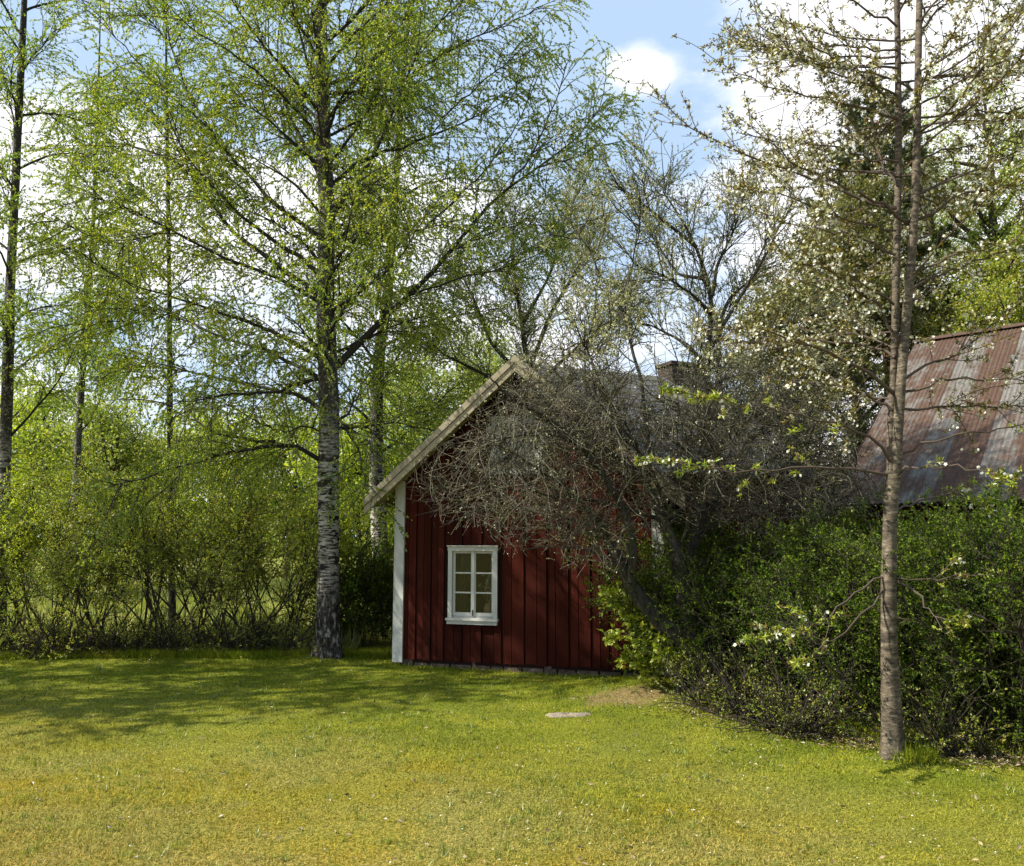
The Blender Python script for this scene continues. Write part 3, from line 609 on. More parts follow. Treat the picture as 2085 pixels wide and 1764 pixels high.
def leaf_on(mbx, tw, per, L, W, mat_, hang=0., t0=.15, up=0., spread=1., fold=.1, off=0.0):
    Np, n, _ = tw.shape; tot = int(Np * per)
    idx = rng.integers(0, Np, tot); f = (t0 + (1 - t0) * rng.random(tot)) * (n - 1); i0 = np.minimum(f.astype(int), n - 2); fr = (f - i0)[:, None]
    a, c = tw[idx, i0], tw[idx, i0 + 1]; p = a + (c - a) * fr; T = nrm(c - a)
    d = nrm(T * .6 + rng.normal(size=p.shape) * .6 * spread + np.array([0, 0, -hang])); 
    if off: p = p + rng.normal(size=p.shape) * off
    s = .7 + .6 * rng.random(tot); mbx.leaves(p, d, L * s, W * s, mat_, None, up, fold)
    return p
def trunk_mesh(mbx, pts, rad, sides=16, n=40, bump_=.06, mat_=0, flare=None):
    pts = np.asarray(pts, float); rad = np.asarray(rad, float); s = np.concatenate([[0], np.cumsum(np.linalg.norm(np.diff(pts, axis=0), axis=1))]); t = np.linspace(0, s[-1], n)
    o = np.stack([np.interp(t, s, pts[:, k]) for k in range(3)], 1); r = np.interp(t, s, rad)
    for _ in range(3): o[1:-1] = .25 * o[:-2] + .5 * o[1:-1] + .25 * o[2:]; r[1:-1] = .25 * r[:-2] + .5 * r[1:-1] + .25 * r[2:]
    T = nrm(np.gradient(o, axis=0)); up = np.array([0, 1., 0]) if abs(T.mean(0)[1]) < .8 else np.array([1., 0, 0]); A = nrm(np.cross(T, up)); B = np.cross(T, A)
    th = np.arange(sides) * 2 * math.pi / sides; ph = rng.random(6) * 6.28
    rr = r[:, None] * (1 + bump_ * np.sin(2 * th[None] + ph[0] + t[:, None] * 1.3) + bump_ * .7 * np.sin(3 * th[None] + ph[1] - t[:, None] * 2.1) + bump_ * .5 * np.sin(5 * th[None] + ph[2] + t[:, None] * 5) + bump_ * .4 * rng.normal(size=(n, sides)) * .6)
    if flare: rr = rr + flare * np.exp(-t[:, None] / .16) * (.55 + .45 * np.sin(5 * th[None] + ph[3]))
    V = o[:, None] + rr[..., None] * (A[:, None] * np.cos(th)[None, :, None] + B[:, None] * np.sin(th)[None, :, None])
    i_ = np.arange(n - 1)[:, None]; j_ = np.arange(sides)[None]; q = np.stack([i_ * sides + j_, i_ * sides + (j_ + 1) % sides, (i_ + 1) * sides + (j_ + 1) % sides, (i_ + 1) * sides + j_], -1).reshape(-1, 4)
    mbx.add(V, q, mat_, None, np.repeat(r, sides)); return o, r
def limb_set(lines, r0, r1, mbx, n=14, sides=7, mat_=0):
    out = []
    for q, ln in enumerate(lines):
        o = resample(ln, n); k = n; a = r0[q] if hasattr(r0, '__len__') else r0; o[1:-1] += rng.normal(size=(n - 2, 3)) * .012
        mbx.tubes(o, a + (r1 - a) * np.linspace(0, 1, n) ** .75, sides, mat_); out.append(o)
    return np.array(out)
def auto_limbs(trunk, n, h0, h1, L0, L1, elev=(25, 50), droop=.06, npts=14, az=None, jit=.1):
    """limbs leaving a trunk polyline between heights h0..h1"""
    res = []
    for q in range(n):
        h = h0 + (h1 - h0) * (q + rng.random() * .8) / n; p = np.array([np.interp(h, trunk[:, 2], trunk[:, k]) for k in range(2)] + [h])
        a = (q * 2.4 + rng.random() * .9) if az is None else az[0] + (az[1] - az[0]) * rng.random(); e = R(elev[0] + (elev[1] - elev[0]) * rng.random()); L = L0 + (L1 - L0) * ((h - h0) / max(h1 - h0, .01)); L *= .75 + .5 * rng.random()
        d = np.array([math.cos(a) * math.cos(e), math.sin(a) * math.cos(e), math.sin(e)]); pts = [p]
        for k in range(npts - 1):
            pts.append(pts[-1] + d * L / (npts - 1)); d = nrm(d + rng.normal(size=3) * jit + np.array([0, 0, -droop]))
        res.append(pts)
    return np.array(res)
def vines(points, Y0, Y1):
    """traced photo polyline -> world, depth running from Y0 to Y1"""
    n = len(points); return [P(x, y, Y0 + (Y1 - Y0) * (k / (n - 1)) ** 1.1) for k, (x, y) in enumerate(points)]

# ------------------------------------------------------------------ the big birch
BY = 10.6
def big_birch():
    root_p = P(667, 1342, BY); root_p[2] = 0
    root = thing('birch_tree', 'large birch with white and black bark left of the red cottage', 'tree', tuple(root_p), 0, 'birches round the lawn')
    tr = MB(); tp = [(668, 1345, 31), (668, 1300, 26), (668, 1230, 23.5), (668, 1120, 21), (668, 1000, 20.5), (671, 870, 20), (668, 760, 19.5), (662, 650, 19), (664, 520, 18.5), (667, 430, 17.5), (658, 300, 16), (656, 200, 14.5), (655, 90, 12), (655, -60, 10), (652, -250, 8), (655, -500, 5.5), (650, -750, 3)]
    pts = [P(x, y, BY) for x, y, r in tp]; pts[0][2] = -.05; rr = [r * BY / F for x, y, r in tp]
    T, _ = trunk_mesh(tr, pts, rr, 22, 120, .05, 0, .07)
    L = []
    def add(pl, y1, r): L.append((vines(pl, BY, y1), r))
    add([(655, 940), (640, 922), (618, 910), (554, 900), (475, 920), (396, 942), (340, 960), (277, 980), (222, 992)], 9.6, .036)
    add([(560, 899), (475, 890), (428, 879), (372, 847), (330, 820)], 10.9, .024)
    add([(658, 770), (593, 786), (554, 801), (498, 801), (415, 809), (340, 829)], 9.3, .032)
    add([(655, 835), (625, 812), (593, 797), (534, 790), (475, 778), (396, 758), (253, 726)], 11.6, .036)
    add([(660, 735), (554, 673), (447, 637), (396, 618), (348, 602), (277, 586), (238, 570), (178, 527)], 10.0, .036)
    add([(660, 775), (570, 725), (487, 697), (420, 673), (356, 645), (297, 606), (214, 543)], 12.2, .032)
    add([(660, 620), (542, 554), (475, 530), (396, 495), (340, 467), (269, 424), (182, 400)], 9.2, .036)
    add([(660, 605), (530, 523), (475, 475), (420, 404), (372, 337), (356, 277), (309, 222), (245, 170)], 11.4, .042)
    add([(660, 565), (574, 499), (523, 471), (467, 416), (420, 368), (364, 305), (340, 230)], 9.8, .040)
    add([(662, 495), (566, 420), (527, 388), (475, 325), (420, 257), (372, 178), (348, 99), (330, 0)], 10.9, .040)
    add([(664, 390), (626, 301), (594, 253), (574, 206), (546, 111), (507, 24), (490, -80)], 11.6, .034)
    add([(660, 310), (634, 261), (574, 190), (507, 131), (420, 79), (350, 20)], 9.4, .030)
    add([(657, 245), (642, 178), (618, 99), (594, 0), (570, -120)], 10.2, .028)
    add([(662, 145), (690, 105), (723, 67), (774, 24), (840, -60)], 11.2, .030)
    add([(680, 750), (740, 680), (782, 647), (840, 600), (880, 550), (920, 511), (956, 459), (991, 416), (1039, 380), (1098, 341), (1158, 301), (1200, 255), (1237, 200)], 12.4, .055)
    add([(920, 511), (1031, 459), (1110, 459)], 12.8, .018)
    add([(1039, 380), (1090, 300), (1130, 210), (1160, 120)], 11.6, .018)
    add([(1098, 341), (1180, 320), (1225, 290)], 12.0, .014)
    add([(860, 470), (960, 380), (1040, 280), (1090, 180), (1110, 90)], 11.0, .016)
    add([(840, 600), (960, 560), (1060, 540), (1150, 480)], 11.4, .018)
    add([(900, 240), (980, 170), (1040, 120), (1080, 90)], 10.8, .014)
    add([(372, 337), (300, 300), (220, 290), (160, 330)], 11.6, .014)
    add([(420, 257), (330, 180), (260, 100), (200, 40)], 10.2, .016)
    add([(340, 467), (250, 500), (170, 480), (110, 440)], 9.0, .016)
    add([(396, 618), (300, 660), (200, 650), (140, 690)], 9.8, .014)
    add([(672, 530), (742, 475), (801, 463), (860, 470), (930, 450)], 9.4, .028)
    add([(674, 378), (707, 345), (762, 313), (833, 301), (881, 273), (944, 249), (1050, 200)], 11.4, .036)
    add([(672, 440), (760, 330), (829, 158), (857, 79), (930, 10), (1010, -60)], 9.9, .036)
    add([(840, 150), (920, 100), (1010, 60), (1090, 20)], 10.6, .018)
    add([(662, 250), (740, 160), (800, 60), (850, -60)], 12.0, .026)
    add([(680, 875), (712, 869), (754, 869), (796, 858), (840, 868), (870, 875)], 11.6, .026)
    add([(680, 840), (706, 875), (734, 922), (740, 965), (745, 1000)], 9.9, .020)
    add([(672, 640), (740, 590), (800, 540), (850, 480)], 9.0, .026)
    add([(655, 880), (620, 868), (560, 880), (520, 850)], 10.1, .014)
    limbs = limb_set([l for l, r in L], [r for l, r in L], .006, tr)
    fb = auto_limbs(T, 15, 2.9, 8.2, 2.2, 2.0, (22, 48), .02, az=(.5, 2.6)); ff = auto_limbs(T, 10, 3.4, 8.0, 1.7, 1.9, (25, 50), .02, az=(-2.5, -.7))
    hi = auto_limbs(T, 20, 7.2, 12.4, 2.6, .7, (30, 60), .03)
    for q in (fb, ff, hi): tr.tubes(q, rads(len(q), q.shape[1], .026, .005), 6)
    tr.build('trunk', M['birch_bark'], root, root_p, True)
    allb = np.concatenate([limbs, fb, ff, hi])
    s1 = spawn(allb, 1150, .12, 1., (25, 60), (.75, 1.7), 9, .05, .14, (0, 0, .12), .35)
    s2 = spawn(s1, 9500, .1, 1., (25, 60), (.30, .80), 6, .22, .12, (0, 0, -.2), .3)
    s3 = spawn(np.concatenate([allb]), 900, .2, 1., (30, 70), (.3, .8), 6, .12, .12)
    cr = MB(); cr.tubes(s1, rads(len(s1), 9, .0085, .0025), 4, 0); s2 = np.concatenate([s2, s3]); cr.tubes(s2, rads(len(s2), 6, .0028, .0014), 3, 0)
    leaf_on(cr, s2, 36, .027, .022, 1, .5); leaf_on(cr, s1, 22, .027, .022, 1, .4)
    cr.build('crown', [M['dark_twig'], M['birch_leaf']], root, root_p)
big_birch()

def birch(label, base, H, r, lean, leafmat='birch_leaf', n_l=22, h0=.3, ll=(2.0, .8), n1=350, n2=1500, per=16, ls=.042, lowlimbs=None, seg=None):
    p0 = np.array([base[0], base[1], 0.]); root = thing('birch_tree', label, 'tree', tuple(p0), 0, 'birches round the lawn')
    lean = lean or (0, 0); zz = np.linspace(0, H, 9); pts = [p0 + np.array([lean[0] * z + .06 * math.sin(z * .9 + base[0]), lean[1] * z, z]) for z in zz]; pts[0][2] = -.05
    if seg is not None: pts = seg
    rr = r * (1 - np.linspace(0, 1, len(pts)) ** 1.3 * .88); rr[0] *= 1.2
    tr = MB(); T, _ = trunk_mesh(tr, pts, rr, 12, 60, .04)
    lb = auto_limbs(T, n_l, H * h0, H * .97, ll[0], ll[1], (30, 55), .035); tr.tubes(lb, rads(len(lb), lb.shape[1], r * .22, .005), 5)
    tr.build('trunk', M['birch_bark'], root, p0, True)
    s1 = spawn(lb, n1, .1, 1, (25, 60), (.5, 1.2), 7, .07, .13, (0, 0, .05), .4); s2 = spawn(s1, n2, .1, 1, (25, 60), (.25, .7), 5, .2, .12, (0, 0, -.2), .3)
    cr = MB(); cr.tubes(s1, rads(len(s1), 7, .008, .0025), 3, 0); cr.tubes(s2, rads(len(s2), 5, .003, .0016), 3, 0)
    leaf_on(cr, s2, per, ls, ls * .75, 1, .35); leaf_on(cr, s1, per * .7, ls, ls * .75, 1, .3)
    cr.build('crown', [M['dark_twig'], M[leafmat]], root, p0)
def seg_of(tp, Y): 
    pts = [P(x, y, Y) for x, y in tp]; pts[0][2] = -.05; return pts
s = seg_of([(-6, 1310), (4, 1040), (12, 900), (20, 600), (35, 300), (50, 0), (60, -350), (60, -600)], 12.6); birch('birch with thin pale stem at the far left edge', s[0][:2], 14, .105, 0, 'birch_leaf_far', 30, .22, (2.1, .9), 520, 2600, 20, .034, seg=s)
s = seg_of([(152, 1240), (155, 970), (165, 800), (180, 600), (192, 420), (200, 200), (205, 0)], 18.); birch('slim distant birch second from the left edge', s[0][:2], 13, .09, 0, 'birch_leaf_far', 22, .3, (2.0, .8), 420, 1900, 20, .042, seg=s)
s = seg_of([(352, 1285), (350, 1180), (346, 830), (345, 600), (342, 350), (338, 100), (340, -100)], 13.4); birch('birch stem rising from the shrubs midway to the large birch', s[0][:2], 12, .06, 0, 'birch_leaf_far', 20, .3, (1.6, .8), 420, 1700, 18, .036, seg=s)
s = seg_of([(790, 1250), (775, 1150), (768, 1000), (765, 860), (772, 720), (790, 600), (800, 450), (815, 250), (830, 60), (840, -150)], 15.5); birch('leaning birch standing between the large birch and the cottage', s[0][:2], 14, .17, 0, 'birch_leaf', 26, .22, (2.4, 1.1), 620, 2800, 20, .040, seg=s)
# its neighbours outside the picture to the left, whose shade reaches the lawn
birch('birch beyond the left edge shading the lawn', (-9.4, 6.9), 10, .15, (.0, 0.), 'birch_leaf', 22, .14, (2.0, .9), 260, 1000, 14, .07)
birch('second birch beyond the left edge shading the lawn', (-11.5, 8.0), 12, .15, (.0, 0.), 'birch_leaf', 22, .18, (2.2, .9), 260, 1000, 14, .07)

# ------------------------------------------------------------------ the old apple tree
def apple():
    p0 = P(1446, 1425, 7.95); p0[2] = 0; root = thing('apple_tree', 'old spreading apple tree with crooked dark trunks and bare grey twigs before the red cottage', 'tree', tuple(p0))
    tr = MB(); A = 7.95
    main = [([(1452, 1440), (1432, 1375), (1405, 1318), (1350, 1272), (1300, 1218), (1268, 1160), (1238, 1095), (1200, 1040)], 8.1, [30, 23, 19, 16, 14, 12, 9, 6]),
            ([(1440, 1400), (1422, 1330), (1400, 1270), (1390, 1200), (1378, 1130), (1352, 1060), (1320, 990), (1270, 930)], 8.3, [28, 24, 16, 13.5, 12, 10.5, 8, 6]),
            ([(1448, 1400), (1428, 1330), (1412, 1250), (1405, 1170), (1410, 1090), (1440, 1030), (1500, 970), (1580, 930)], 8.8, [28, 22, 17, 14, 11, 9, 7, 4]),
            ([(1285, 1185), (1290, 1120), (1275, 1050), (1225, 960), (1180, 900), (1110, 850), (1040, 810)], 7.4, [9, 9, 8, 7, 6, 5, 3])]
    limbs = []
    for pl, y1, w in main:
        v = vines(pl, A, y1); 
        if pl[0][1] > 1380: v[0][2] = -.05
        o, r = trunk_mesh(tr, v, [x * A / F for x in w], 14, 44, .09); limbs.append(resample(o, 14))
    L = [([(1200, 1040), (1130, 980), (1060, 930), (1000, 900), (950, 880)], 8.1, 7.4, .026), ([(1238, 1095), (1180, 1060), (1100, 1040), (1000, 1030), (900, 1035), (845, 1050)], 8.1, 8.9, .024),
         ([(1352, 1060), (1300, 1040), (1220, 1020), (1120, 1010), (1020, 990), (920, 985), (850, 985)], 8.2, 7.9, .026), ([(1320, 990), (1318, 860), (1302, 753), (1286, 710), (1275, 642), (1243, 590), (1188, 485), (1110, 400)], 8.3, 8.9, .030),
         ([(1275, 602), (1290, 520), (1300, 430), (1330, 340)], 8.7, 9.1, .012), ([(1345, 1000), (1280, 880), (1220, 780), (1190, 700), (1150, 620), (1100, 560)], 8.3, 7.7, .022), ([(1040, 810), (1000, 770), (957, 738), (920, 690)], 7.4, 7.3, .012),
         ([(1180, 900), (1100, 880), (1000, 900), (930, 940)], 7.6, 6.9, .015), ([(1440, 1030), (1420, 930), (1440, 830), (1480, 760)], 8.5, 8.0, .018), ([(1410, 1090), (1480, 1060), (1560, 1040), (1650, 1030), (1710, 1040)], 8.6, 8.9, .020),
         ([(1500, 970), (1540, 880), (1600, 800), (1640, 760)], 8.7, 9.2, .014), ([(1405, 1170), (1470, 1120), (1560, 1090), (1640, 1090)], 8.5, 8.0, .016), ([(1400, 1200), (1480, 1170), (1560, 1130), (1620, 1120)], 8.4, 7.6, .012),
         ([(1378, 1130), (1420, 1000), (1400, 900), (1380, 820)], 8.2, 7.3, .02), ([(1352, 1060), (1330, 960), (1250, 850), (1200, 800)], 8.3, 7.2, .018), ([(1268, 1160), (1200, 1120), (1140, 1110), (1060, 1120)], 8.05, 7.4, .016),
         ([(1238, 1095), (1180, 1080), (1120, 1070), (1030, 1080)], 8.1, 8.7, .016), ([(1150, 750), (1143, 680), (1137, 640)], 7.9, 7.9, .008), ([(1190, 820), (1192, 700), (1190, 640)], 7.9, 8.1, .008), ([(1345, 800), (1420, 760), (1430, 700)], 8.1, 8.1, .01),
         ([(1320, 990), (1280, 1040), (1230, 1080), (1180, 1150)], 8.3, 7.4, .012), ([(1580, 930), (1640, 900), (1700, 905), (1760, 930)], 8.8, 8.8, .012)]
    L += [([(1448, 1330), (1500, 1200), (1560, 1100), (1620, 1000), (1680, 960)], 8.3, 9.6, .02), ([(1440, 1030), (1500, 920), (1560, 860), (1600, 840)], 8.5, 9.9, .016), ([(1410, 1090), (1470, 960), (1520, 850), (1540, 800)], 8.6, 9.3, .016), ([(1400, 1000), (1380, 900), (1330, 830), (1300, 800)], 8.6, 9.8, .016), ([(1405, 1170), (1440, 1060), (1470, 960), (1500, 880)], 8.4, 7.6, .014), ([(1330, 1020), (1280, 920), (1240, 830), (1230, 790)], 8.3, 8.9, .016), ([(1500, 970), (1600, 960), (1680, 990), (1730, 1020)], 8.7, 8.4, .012), ([(1352, 1060), (1250, 950), (1150, 860), (1080, 790)], 8.2, 8.8, .016)]
    more = limb_set([vines(a, y0, y1) for a, y0, y1, r in L], [r for *_, r in L], .004, tr, 14, 6)
    allb = np.concatenate([np.array(limbs), more])
    # keep twigs out of the cottage wall
    def clear(a):
        q = a - HC; lx = q @ HU; ly = q @ HV; bad = (ly > -.06) & (np.abs(lx) < W2 + .35)
        # the crown is an umbrella: its lower rim hangs low at the left and opens round the trunks
        ca, sa = math.cos(PITCH), math.sin(PITCH); dep = a[..., 1] * ca + (a[..., 2] - EYE) * sa; px = CX + F * a[..., 0] / dep; py = CY - F * (-a[..., 1] * sa + (a[..., 2] - EYE) * ca) / dep
        rim = np.interp(px, [800, 850, 920, 1000, 1060, 1150, 1240, 1290, 1380, 1450, 1600, 1760], [985, 1050, 1075, 1105, 1125, 1165, 1195, 1120, 1085, 1100, 1100, 1060]) + 18 * np.sin(px * .05) + rng.random((len(a), 1)) * 26 - 16
        top = np.interp(px, [800, 900, 1000, 1100], [975, 900, 800, 700]) - 45 * rng.random((len(a), 1)) ** 2
        thin = (rng.random(len(a)) < np.interp(px.mean(1), [830, 980, 1100, 1160], [.42, .36, .05, 0]))[:, None]; bad = bad | thin | (py > rim) | ((py < top) & (px < 1100)) | (px < 815) | (px > 1790); return a[~bad.any(1)]
    s0 = spawn(allb, 460, .3, 1, (35, 80), (.5, 1.15), 9, -.01, .22, (0, 0, .05), .3); s0 = clear(s0); tr.tubes(s0, rads(len(s0), 9, .008, .003), 5)
    tr.build('trunk', M['apple_bark'], root, p0, True)
    dense = np.concatenate([allb[:, 5:], s0[:, :9]]); s0 = s0
    keep = dense.mean(1)[:, 2] < 3.4
    s1 = spawn(np.concatenate([dense[keep]] ), 3900, .0, 1, (30, 80), (.30, .85), 7, .03, .17, (-.03, 0, -.03), .2); s2 = spawn(s1, 8200, .1, 1, (25, 65), (.10, .36), 5, .02, .15)
    up = spawn(dense[~keep], 420, .1, 1, (20, 50), (.25, .65), 6, -.04, .07); up2 = spawn(up, 1300, .1, 1, (25, 55), (.08, .25), 4, 0, .08)
    s1, s2, up, up2 = map(clear, (s1, s2, up, up2))
    cr = MB(); cr.tubes(s1, rads(len(s1), 7, .0044, .0022), 3, 0); cr.tubes(s2, rads(len(s2), 5, .0025, .0014), 3, 0); cr.tubes(up, rads(len(up), 6, .0036, .002), 3, 0); cr.tubes(up2, rads(len(up2), 4, .0022, .0015), 3, 0)
    leaf_on(cr, s2, .9, .015, .010, 2, 0, .5); leaf_on(cr, s2[s2[:, 0, 0] > .2], .7, .020, .013, 3, 0, .5); leaf_on(cr, up2, 11, .022, .014, 3, 0, .2); leaf_on(cr, up, 12, .022, .014, 3)
    cr.build('crown', [M['twig'], M['apple_bark'], M['apple_bud'], M['bud_leaf']], root, p0)
apple()

# ------------------------------------------------------------------ cherry tree in the foreground
def cherry():
    A = 5.92; p0 = P(1816, 1528, A); p0[2] = 0; root = thing('cherry_tree', 'tall forked cherry tree with white blossom and bronze young leaves at the right', 'tree', tuple(p0))
    tr = MB()
    tp = [(1817, 1545, 23), (1816, 1500, 20), (1813, 1410, 19), (1810, 1280, 15.5), (1809, 1180, 14.5), (1812, 1080, 13.5), (1816, 1010, 13.5), (1820, 960, 14)]
    v = [P(x, y, A) for x, y, r in tp]; v[0][2] = -.04; trunk_mesh(tr, v, [r * A / F for *_, r in tp], 20, 90, .05, 0, .034)
    lp = [(1814, 975, 8), (1812, 900, 7), (1818, 800, 7), (1822, 700, 7.5), (1826, 500, 7.5), (1830, 300, 7), (1828, 100, 6.5), (1824, -100, 5.5), (1815, -400, 4), (1810, -600, 2)]
    rp = [(1824, 975, 11), (1827, 900, 10), (1833, 800, 9.5), (1841, 700, 9), (1856, 520, 8.5), (1864, 400, 8), (1868, 250, 7.5), (1871, 60, 7), (1875, -150, 5.5), (1885, -400, 4.5), (1890, -650, 2)]
    st = []
    for q, (pl, dy) in enumerate(((lp, .04), (rp, -.05))):
        v = [P(x, y, A + dy * min(1, k_ / 3)) for k_, (x, y, r) in enumerate(pl)]; o, r = trunk_mesh(tr, v, [r * A / F for *_, r in pl], 14, 90, .03); st.append(o)
    B = [([(1822, 728), (1790, 703), (1710, 695), (1600, 693), (1480, 700)], 6.4, 9), ([(1818, 800), (1779, 760), (1712, 728), (1645, 701), (1510, 666), (1421, 663)], 5.5, 11), ([(1815, 835), (1757, 800), (1690, 778), (1620, 760)], 5.9, 8),
         ([(1815, 945), (1793, 899), (1757, 876), (1690, 854), (1578, 836), (1497, 822), (1421, 800), (1345, 791)], 5.3, 9), ([(1812, 968), (1757, 952), (1690, 952), (1600, 961), (1502, 963), (1466, 957), (1367, 939), (1290, 935)], 5.7, 9),
         ([(1806, 1174), (1757, 1199), (1712, 1235), (1667, 1270), (1578, 1293), (1511, 1306)], 5.4, 6), ([(1804, 1190), (1770, 1239), (1726, 1279), (1676, 1320), (1632, 1347), (1605, 1360)], 5.2, 6), ([(1808, 1174), (1847, 1190), (1874, 1217), (1905, 1257), (1936, 1266), (1980, 1265)], 5.3, 6.5),
         ([(1812, 1176), (1914, 1181), (1981, 1167), (2084, 1158)], 5.6, 5), ([(1822, 968), (1860, 948), (1914, 948), (2003, 961), (2075, 984)], 5.2, 7.5), ([(1820, 1045), (1860, 1015), (1914, 1010), (1990, 1000), (2080, 960)], 6.3, 6.5),
         ([(1832, 925), (1891, 899), (1959, 885), (2084, 867), (2170, 850)], 5.6, 7.5), ([(1838, 833), (1914, 828), (2003, 827), (2084, 829), (2150, 850)], 6.4, 8), ([(1840, 798), (1878, 782), (1936, 773), (2003, 771), (2084, 773), (2180, 790)], 5.6, 8),
         ([(1842, 772), (1869, 742), (1936, 733), (1981, 697), (2030, 657), (2090, 600)], 6.1, 8.5), ([(1855, 458), (1817, 424), (1738, 388), (1670, 364), (1619, 329), (1559, 289), (1512, 245)], 5.5, 11), ([(1826, 425), (1738, 400), (1698, 380), (1619, 345), (1540, 321), (1480, 305), (1421, 269), (1341, 198), (1320, 170)], 6.2, 10),
         ([(1829, 218), (1777, 174), (1730, 139), (1678, 103), (1619, 60), (1560, 20)], 5.4, 8), ([(1829, 139), (1738, 135), (1678, 131), (1619, 115), (1520, 79), (1492, 67)], 5.9, 7), ([(1829, 242), (1738, 214), (1658, 198), (1599, 186), (1520, 158), (1460, 123)], 6.4, 8),
         ([(1827, 55), (1757, 16), (1700, -10), (1600, -40), (1520, -30)], 5.7, 7), ([(1829, 102), (1698, 95), (1619, 83), (1540, 67)], 6.1, 6), ([(1868, 240), (1936, 234), (2015, 226), (2082, 234), (2160, 230)], 6.3, 7), ([(1868, 214), (1936, 174), (1975, 150), (2060, 120), (2140, 80)], 5.4, 7),
         ([(1862, 450), (1916, 416), (1975, 392), (2082, 372), (2170, 350)], 5.6, 10), ([(1870, 62), (1904, 28), (1936, 0), (2000, -40), (2080, -80)], 5.8, 7), ([(1826, 705), (1805, 641), (1757, 594), (1710, 570), (1670, 527), (1647, 491)], 5.6, 10), ([(1715, 574), (1640, 575), (1579, 570)], 5.8, 5),
         ([(1852, 600), (1916, 554), (1975, 535), (2060, 510), (2140, 500)], 6.3, 7.5), ([(1828, 380), (1777, 297), (1757, 273), (1722, 238), (1690, 190)], 6.5, 7), ([(1850, 560), (1940, 520), (2050, 500), (2120, 440)], 5.3, 7), ([(1866, 330), (1930, 300), (2010, 300), (2100, 270)], 6.2, 7),
         ([(1872, 20), (1950, -10), (2040, 0), (2110, 40)], 6.6, 6), ([(1820, 620), (1740, 560), (1640, 540), (1560, 500)], 5.2, 7), ([(1824, 520), (1740, 480), (1660, 470), (1580, 440), (1500, 420)], 6.2, 7), ([(1828, 330), (1740, 320), (1660, 290), (1580, 290), (1500, 270)], 5.4, 6.5), ([(1824, 470), (1700, 440), (1600, 400), (1480, 380)], 5.2, 6)]
    bl = limb_set([vines(a, A, y1) for a, y1, w in B], [w * A / F * .40 for *_, w in B], .0025, tr, 14, 6)
    ex = np.concatenate([auto_limbs(st[0], 16, 4.2, 7.6, 1.5, .5, (5, 35), -.01), auto_limbs(st[1], 16, 4.2, 7.6, 1.6, .5, (5, 35), -.01), auto_limbs(st[1], 12, 2.6, 5.6, 1.5, 1.5, (0, 30), -.02, az=(.2, 2.4)), auto_limbs(st[1], 5, 3.6, 5.6, 1.1, 1.1, (0, 30), -.02, az=(-1.4, -.3))])
    tr.tubes(ex, rads(len(ex), ex.shape[1], .010, .0025), 5); tr.build('trunk', M['cherry_bark'], root, p0, True)
    allb = np.concatenate([bl, ex]); up_ = bl[:, -1, 2] > 2.0
    hi = allb[allb[:, :, 2].mean(1) > 2.6]; lo = allb[allb[:, :, 2].mean(1) <= 2.6]
    s1 = spawn(hi, 900, .12, 1, (25, 60), (.20, .75), 6, -.02, .12, (0, 0, .08), .3); s1b = spawn(lo, 60, .2, 1, (25, 60), (.12, .4), 5, 0, .12); 
    cr = MB(); cr.tubes(s1, rads(len(s1), 6, .0042, .002), 3, 0); cr.tubes(s1b, rads(len(s1b), 5, .0032, .0018), 3, 0)
    # spurs carry rosettes of young leaves and flowers
    def spots(src, tot, t0):
        Np, n, _ = src.shape; ln = np.linalg.norm(np.diff(src, axis=1), axis=2).sum(1); idx = rng.choice(Np, tot, p=ln / ln.sum()); f = (t0 + (1 - t0) * rng.random(tot) ** .8) * (n - 1); i0 = np.minimum(f.astype(int), n - 2)
        return src[idx, i0] + (src[idx, i0 + 1] - src[idx, i0]) * (f - i0)[:, None] + rng.normal(size=(tot, 3)) * .012
    sp = np.concatenate([spots(s1, 5200, .1), spots(hi, 2600, .25), spots(s1b, 120, .4), spots(lo, 130, .72)])
    q = np.repeat(sp, 5, 0); d = nrm(rng.normal(size=q.shape) + [0, 0, .15]); cr.leaves(q, d, (.018 + .026 * rng.random(len(q))), .013, 1, None, 0, .15)
    q = np.repeat(np.concatenate([spots(s1b, 150, .4), spots(lo, 170, .7)]), 6, 0); cr.leaves(q, nrm(rng.normal(size=q.shape) + [0, 0, .1]), .022 + .028 * rng.random(len(q)), .014, 2, None, 0, .15)
    cr.build('crown', [M['cherry_bark'], M['cherry_leaf'], M['maple_leaf']], root, p0)
    nlo = 250; fl = MB(); cl_ = sp[rng.random(len(sp)) < np.where(np.arange(len(sp)) < len(sp) - nlo, .50, .28)]; c2 = np.repeat(cl_, rng.integers(1, 5, len(cl_)), 0) + rng.normal(size=(1, 3)) * 0; c2 = c2 + rng.normal(size=c2.shape) * .020 + np.array([0, 0, -.012])
    ax_ = nrm(rng.normal(size=c2.shape)); e1 = nrm(np.cross(ax_, rng.normal(size=c2.shape))); e2 = np.cross(ax_, e1)
    for k_ in range(5):
        a = k_ * 2 * math.pi / 5; d = e1 * math.cos(a) + e2 * math.sin(a) + ax_ * .35; S = nrm(np.cross(ax_, d)); L = .014; Wd = .012
        V = np.stack([c2, c2 + d * L * .6 + S * Wd * .5, c2 + d * L, c2 + d * L * .6 - S * Wd * .5], 1); fl.add(V, (np.arange(len(c2)) * 4)[:, None] + np.arange(4), 0, np.repeat(rng.random(len(c2)), 4))
    fl.build('blossom', M['petal'], root, p0)
cherry()

